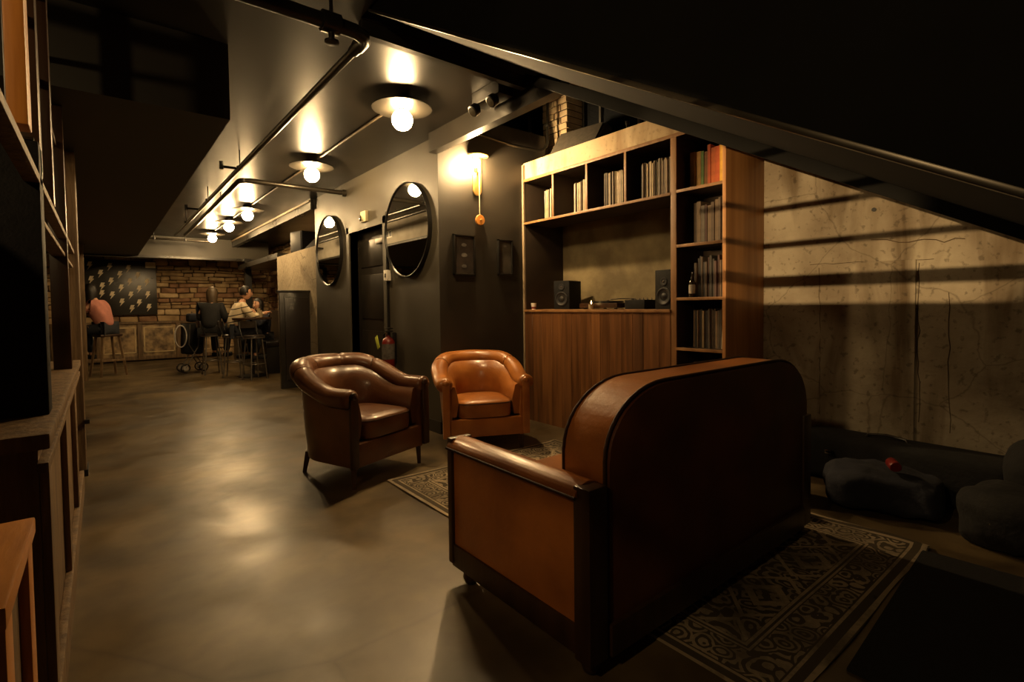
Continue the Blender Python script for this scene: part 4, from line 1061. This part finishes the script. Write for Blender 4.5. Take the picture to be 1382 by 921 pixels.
P_('weathered wood', 'ledge', 1.90, 4.6, .865, .91, XP-.20, XP+.0, .008)
P_('weathered wood', 'ledge_moulding', 1.90, 4.6, .80, .83, XP-.03, XP-.005, .004)
P_('weathered wood', 'base_rail', 1.95, 4.6, .0, .14, XP-.03, XP-.004)
for y in (1.95, 2.85, 3.75): P_('weathered wood', 'stile', y, y+.10, .14, .80, XP-.03, XP-.008)
P_('weathered wood', 'upper_rail', .66, 4.96, 1.662, 1.690, XP-.06, XP-.02)
P_('weathered wood', 'upper_rail', 2.38, 4.96, 1.56, 1.58, XP-.09, XP-.03)
P_('orange wood', 'upright', 1.70, 1.78, 1.70, 2.88, XP-.04, XP-.002, label='orange-lit varnished upright')
P_('dark wood', 'upright', 2.3, 2.38, 1.70, 2.88, XP-.10, XP-.02)
P_('dark wood', 'upright', 2.9, 2.98, 1.70, 2.88, XP-.10, XP-.02)
P_('dark wood', 'upright', 3.9, 3.98, .91, 2.42, XP-.10, XP-.02)
P_('dark wood', 'shade_panel', .80, 1.95, .0, 1.644, XP-.32, XP-.29)  # added panel, sized to shade the lower right wall from the spot
for z in (1.7675, 1.8585): P_('dark wood', 'slat', .66, 1.42, z-.008, z+.008, XP-.05, XP-.04, .001)  # added slats, spaced so their shadows stripe the right wall
for z in (2.2, 2.55): P_('dark wood', 'slat', 2.0, 3.9, z-.015, z+.015, XP-.08, XP-.05, .002)
t = thing('side_table', 'low cabinet with a warm orange wooden top in the bottom left corner', 'cabinet', (XP, 1.25, 0))
N_('orange wood').box(-.26, -.22, .785, .0, .20, .82, .005).done('table_top', t)
N_('weathered wood').box(-.25, -.20, 0, -.02, .18, .785, .004).done('body', t)
for y in (-.20, .10): N_('orange wood').box(-.022, y, 0, -.004, y+.07, .785, .003).done('stile', t)
t = thing('black_panel', 'tall matte black panel standing on the wooden ledge at the left edge', 'panel', (XP-.13, 2.30, .91))
N_('speaker black').box(-.45, -.06, 0, .11, .06, .885, .006).done('board', t)
N_('pipe metal').box(-.35, -.062, .885, .10, -.05, .895, .002).done('top_trim', t)

# ================================================================ BAGS BY THE RIGHT WALL
t = thing('instrument_case', 'long black instrument case leaning against the concrete wall', 'case', (4.02, 1.05, 0))
b = N_('fabric black'); b.box(-.14, -.62, 0, .14, .50, .33, .07, seg=4); b.wob(.012, 4); b.done('shell', t)
N_('leather black').tube([(-.02, -.12, .315), (-.02, -.10, .35), (-.02, .0, .362), (-.02, .10, .35), (-.02, .12, .315)], .010, 8).done('handle', t)
N_('chrome').box(-.155, .28, .20, -.138, .32, .225, .003).done('latch', t)
def bag(nm, label, loc, sz, mt, seed, rz=0, cat='bag', amp=.05):
    t = thing(nm, label, cat, loc, rz)
    b = N_(mt); q = bmesh.ops.create_uvsphere(b.bm, u_segments=40, v_segments=28, radius=1)
    for v in b.bm.verts:
        x, y, z = v.co; f = lambda a: math.copysign(abs(a)**.62, a)
        v.co = Vector((f(x)*sz[0], f(y)*sz[1], (f(z)+1)*sz[2]))
        v.co += Vector(noise.noise_vector(v.co*4+Vector((seed, 0, 0))))*amp + Vector(noise.noise_vector(v.co*13+Vector((seed, 3, 0))))*amp*.3
        v.co.z = max(v.co.z, 0)
    b.done('body', t, ang=80); return t
g = bag('duffel_bag', 'bulky black duffel bag against the wall at the right edge', (3.95, .10, 0), (.22, .38, .24), 'fabric black', 3)
N_('fabric navy').tube([(-.1, -.12, .44), (-.12, -.08, .50), (-.12, .08, .50), (-.1, .12, .44)], .012, 8).done('handle', g)
g = bag('coat_pile', 'dark crumpled coats heaped in front of the instrument case', (3.62, .98, 0), (.22, .30, .125), 'fabric navy', 8, .3, 'coats', .06)
g = bag('soft_bag', 'low black soft bag between the coats and the duffel', (3.50, .36, 0), (.18, .24, .15), 'fabric black', 12, -.1)
N_('label grey').tube([(-.14, .12, .20), (-.17, .04, .26), (-.16, -.06, .25), (-.18, -.14, .12)], .007, 6).done('strap', g, label='pale looping strap')
t = thing('red_can', 'small crushed red and silver can resting on the coat heap', 'can', (3.56, .90, .262), .5)
b = N_('red paint'); b.lathe([(.026, -.05), (.031, -.042), (.03, .0), (.031, .042), (.026, .05)], mtx=Matrix.Translation((0, 0, .031)) @ Matrix.Rotation(PI/2, 4, 'Y'), n=20); b.wob(.004, 20); b.done('can_body', t)
t = thing('cardboard_tray', 'shallow open box with pale rim beside the far end of the sofa', 'box', (3.36, 1.48, 0), .1)
b = N_('fabric navy'); b.box(-.12, -.15, 0, .14, .15, .22, .006); b.done('box_body', t)
b = N_('label grey')
for bx in ((-.13, -.16, .15, -.15), (-.13, .15, .15, .16), (-.13, -.16, -.12, .16), (.14, -.16, .15, .16)): b.box(bx[0], bx[1], .215, bx[2], bx[3], .235, .002)
b.done('rim', t, label='pale worn rim')
t = thing('shoe', 'small grey shoe on the rug edge by the rear sofa foot', 'shoe', (3.14, 1.30, .022), 1.2)
b = N_('label grey'); b.box(-.11, -.04, 0, .11, .04, .02, .006); b.done('sole', t)
b = N_('fabric black'); b.box(-.105, -.036, .018, .09, .036, .06, .018, seg=3); b.box(-.105, -.034, .03, -.01, .034, .095, .016, seg=3); b.done('upper', t)

# ================================================================ BAR PENDANTS ON THE LEFT (outside the frame, lighting the lounge)
def pendant(label, loc, watts, rad=.06):
    t = thing('bar_pendant', label, 'pendant lamp', loc, 0, 'bar pendants')
    N_('black metal').tube([(0, 0, ZC-loc[2]), (0, 0, .11)], .005, 6).done('cord', t)
    N_('black metal').lathe([(.02, .11), (.03, .10), (.09, .05), (.088, .05), (.028, .095)], n=28, cap=False).done('shade', t)
    b = N_('pendant %g' % watts) if ('pendant %g' % watts) in MATS else None
    if b is None:
        emat('pendant %g' % watts, WARM, watts/(4*PI*PI*rad*rad)); b = N_('pendant %g' % watts)
    b.ball((0, 0, 0), rad, 20, 14); b.done('globe', t)
    return t
pendant('bar pendant lamp over the bar behind the viewer, out of frame', (-1.25, .55, 2.50), NEAR_W)
LP = Vector((-2.2, 1.0, 1.80)); TG = Vector((4.2, 1.35, 1.80)); DR = (TG-LP).normalized()
t = thing('bar_spotlight', 'black spotlight hanging above the bar, out of frame, aimed at the concrete wall', 'spotlight', LP)
QM = DR.to_track_quat('Z', 'Y').to_matrix().to_4x4()
N_('black metal').lathe([(.02, -.16), (.045, -.15), (.055, -.02), (.055, .02), (.051, .02), (.05, -.02), (.03, -.03)], mtx=QM, n=24, cap=False).done('housing', t)
N_('black metal').tube([(-.09, 0, .0), (-.09, 0, ZC-LP.z)], .008, 8).done('stem', t)
LO = LP+DR*.03; bd = []
for yy in (-.6, 2.2):
    e = Vector((1.188, yy, 1.338+.565*yy)); bd.append(LO+(e-LO)*.13+Vector((0, 0, -.0015)))
b = N_('black metal'); b.poly([bd[0]-LP, bd[1]-LP, bd[1]-LP+Vector((.0, 0, .16)), bd[0]-LP+Vector((.0, 0, .16))], (.002, 0, 0)); b.done('shade_flap', t)  # added unseen flap, shaped to keep the beam off the stair side
b = N_('black metal'); b.tube([(DR*.02+Vector((0, 0, .055))), bd[1]-LP+Vector((0, -.12, .10))], .004, 6); b.done('shade_flap_arm', t)
ld = bpy.data.lights.new('spot', 'SPOT'); ld.energy = SPOT_W; ld.color = WARM; ld.spot_size = math.radians(20); ld.spot_blend = .35; ld.shadow_soft_size = .007
lo = bpy.data.objects.new('spotlight_lamp', ld); COL.objects.link(lo); lo.location = LO; lo.rotation_euler = DR.to_track_quat('-Z', 'Y').to_euler()
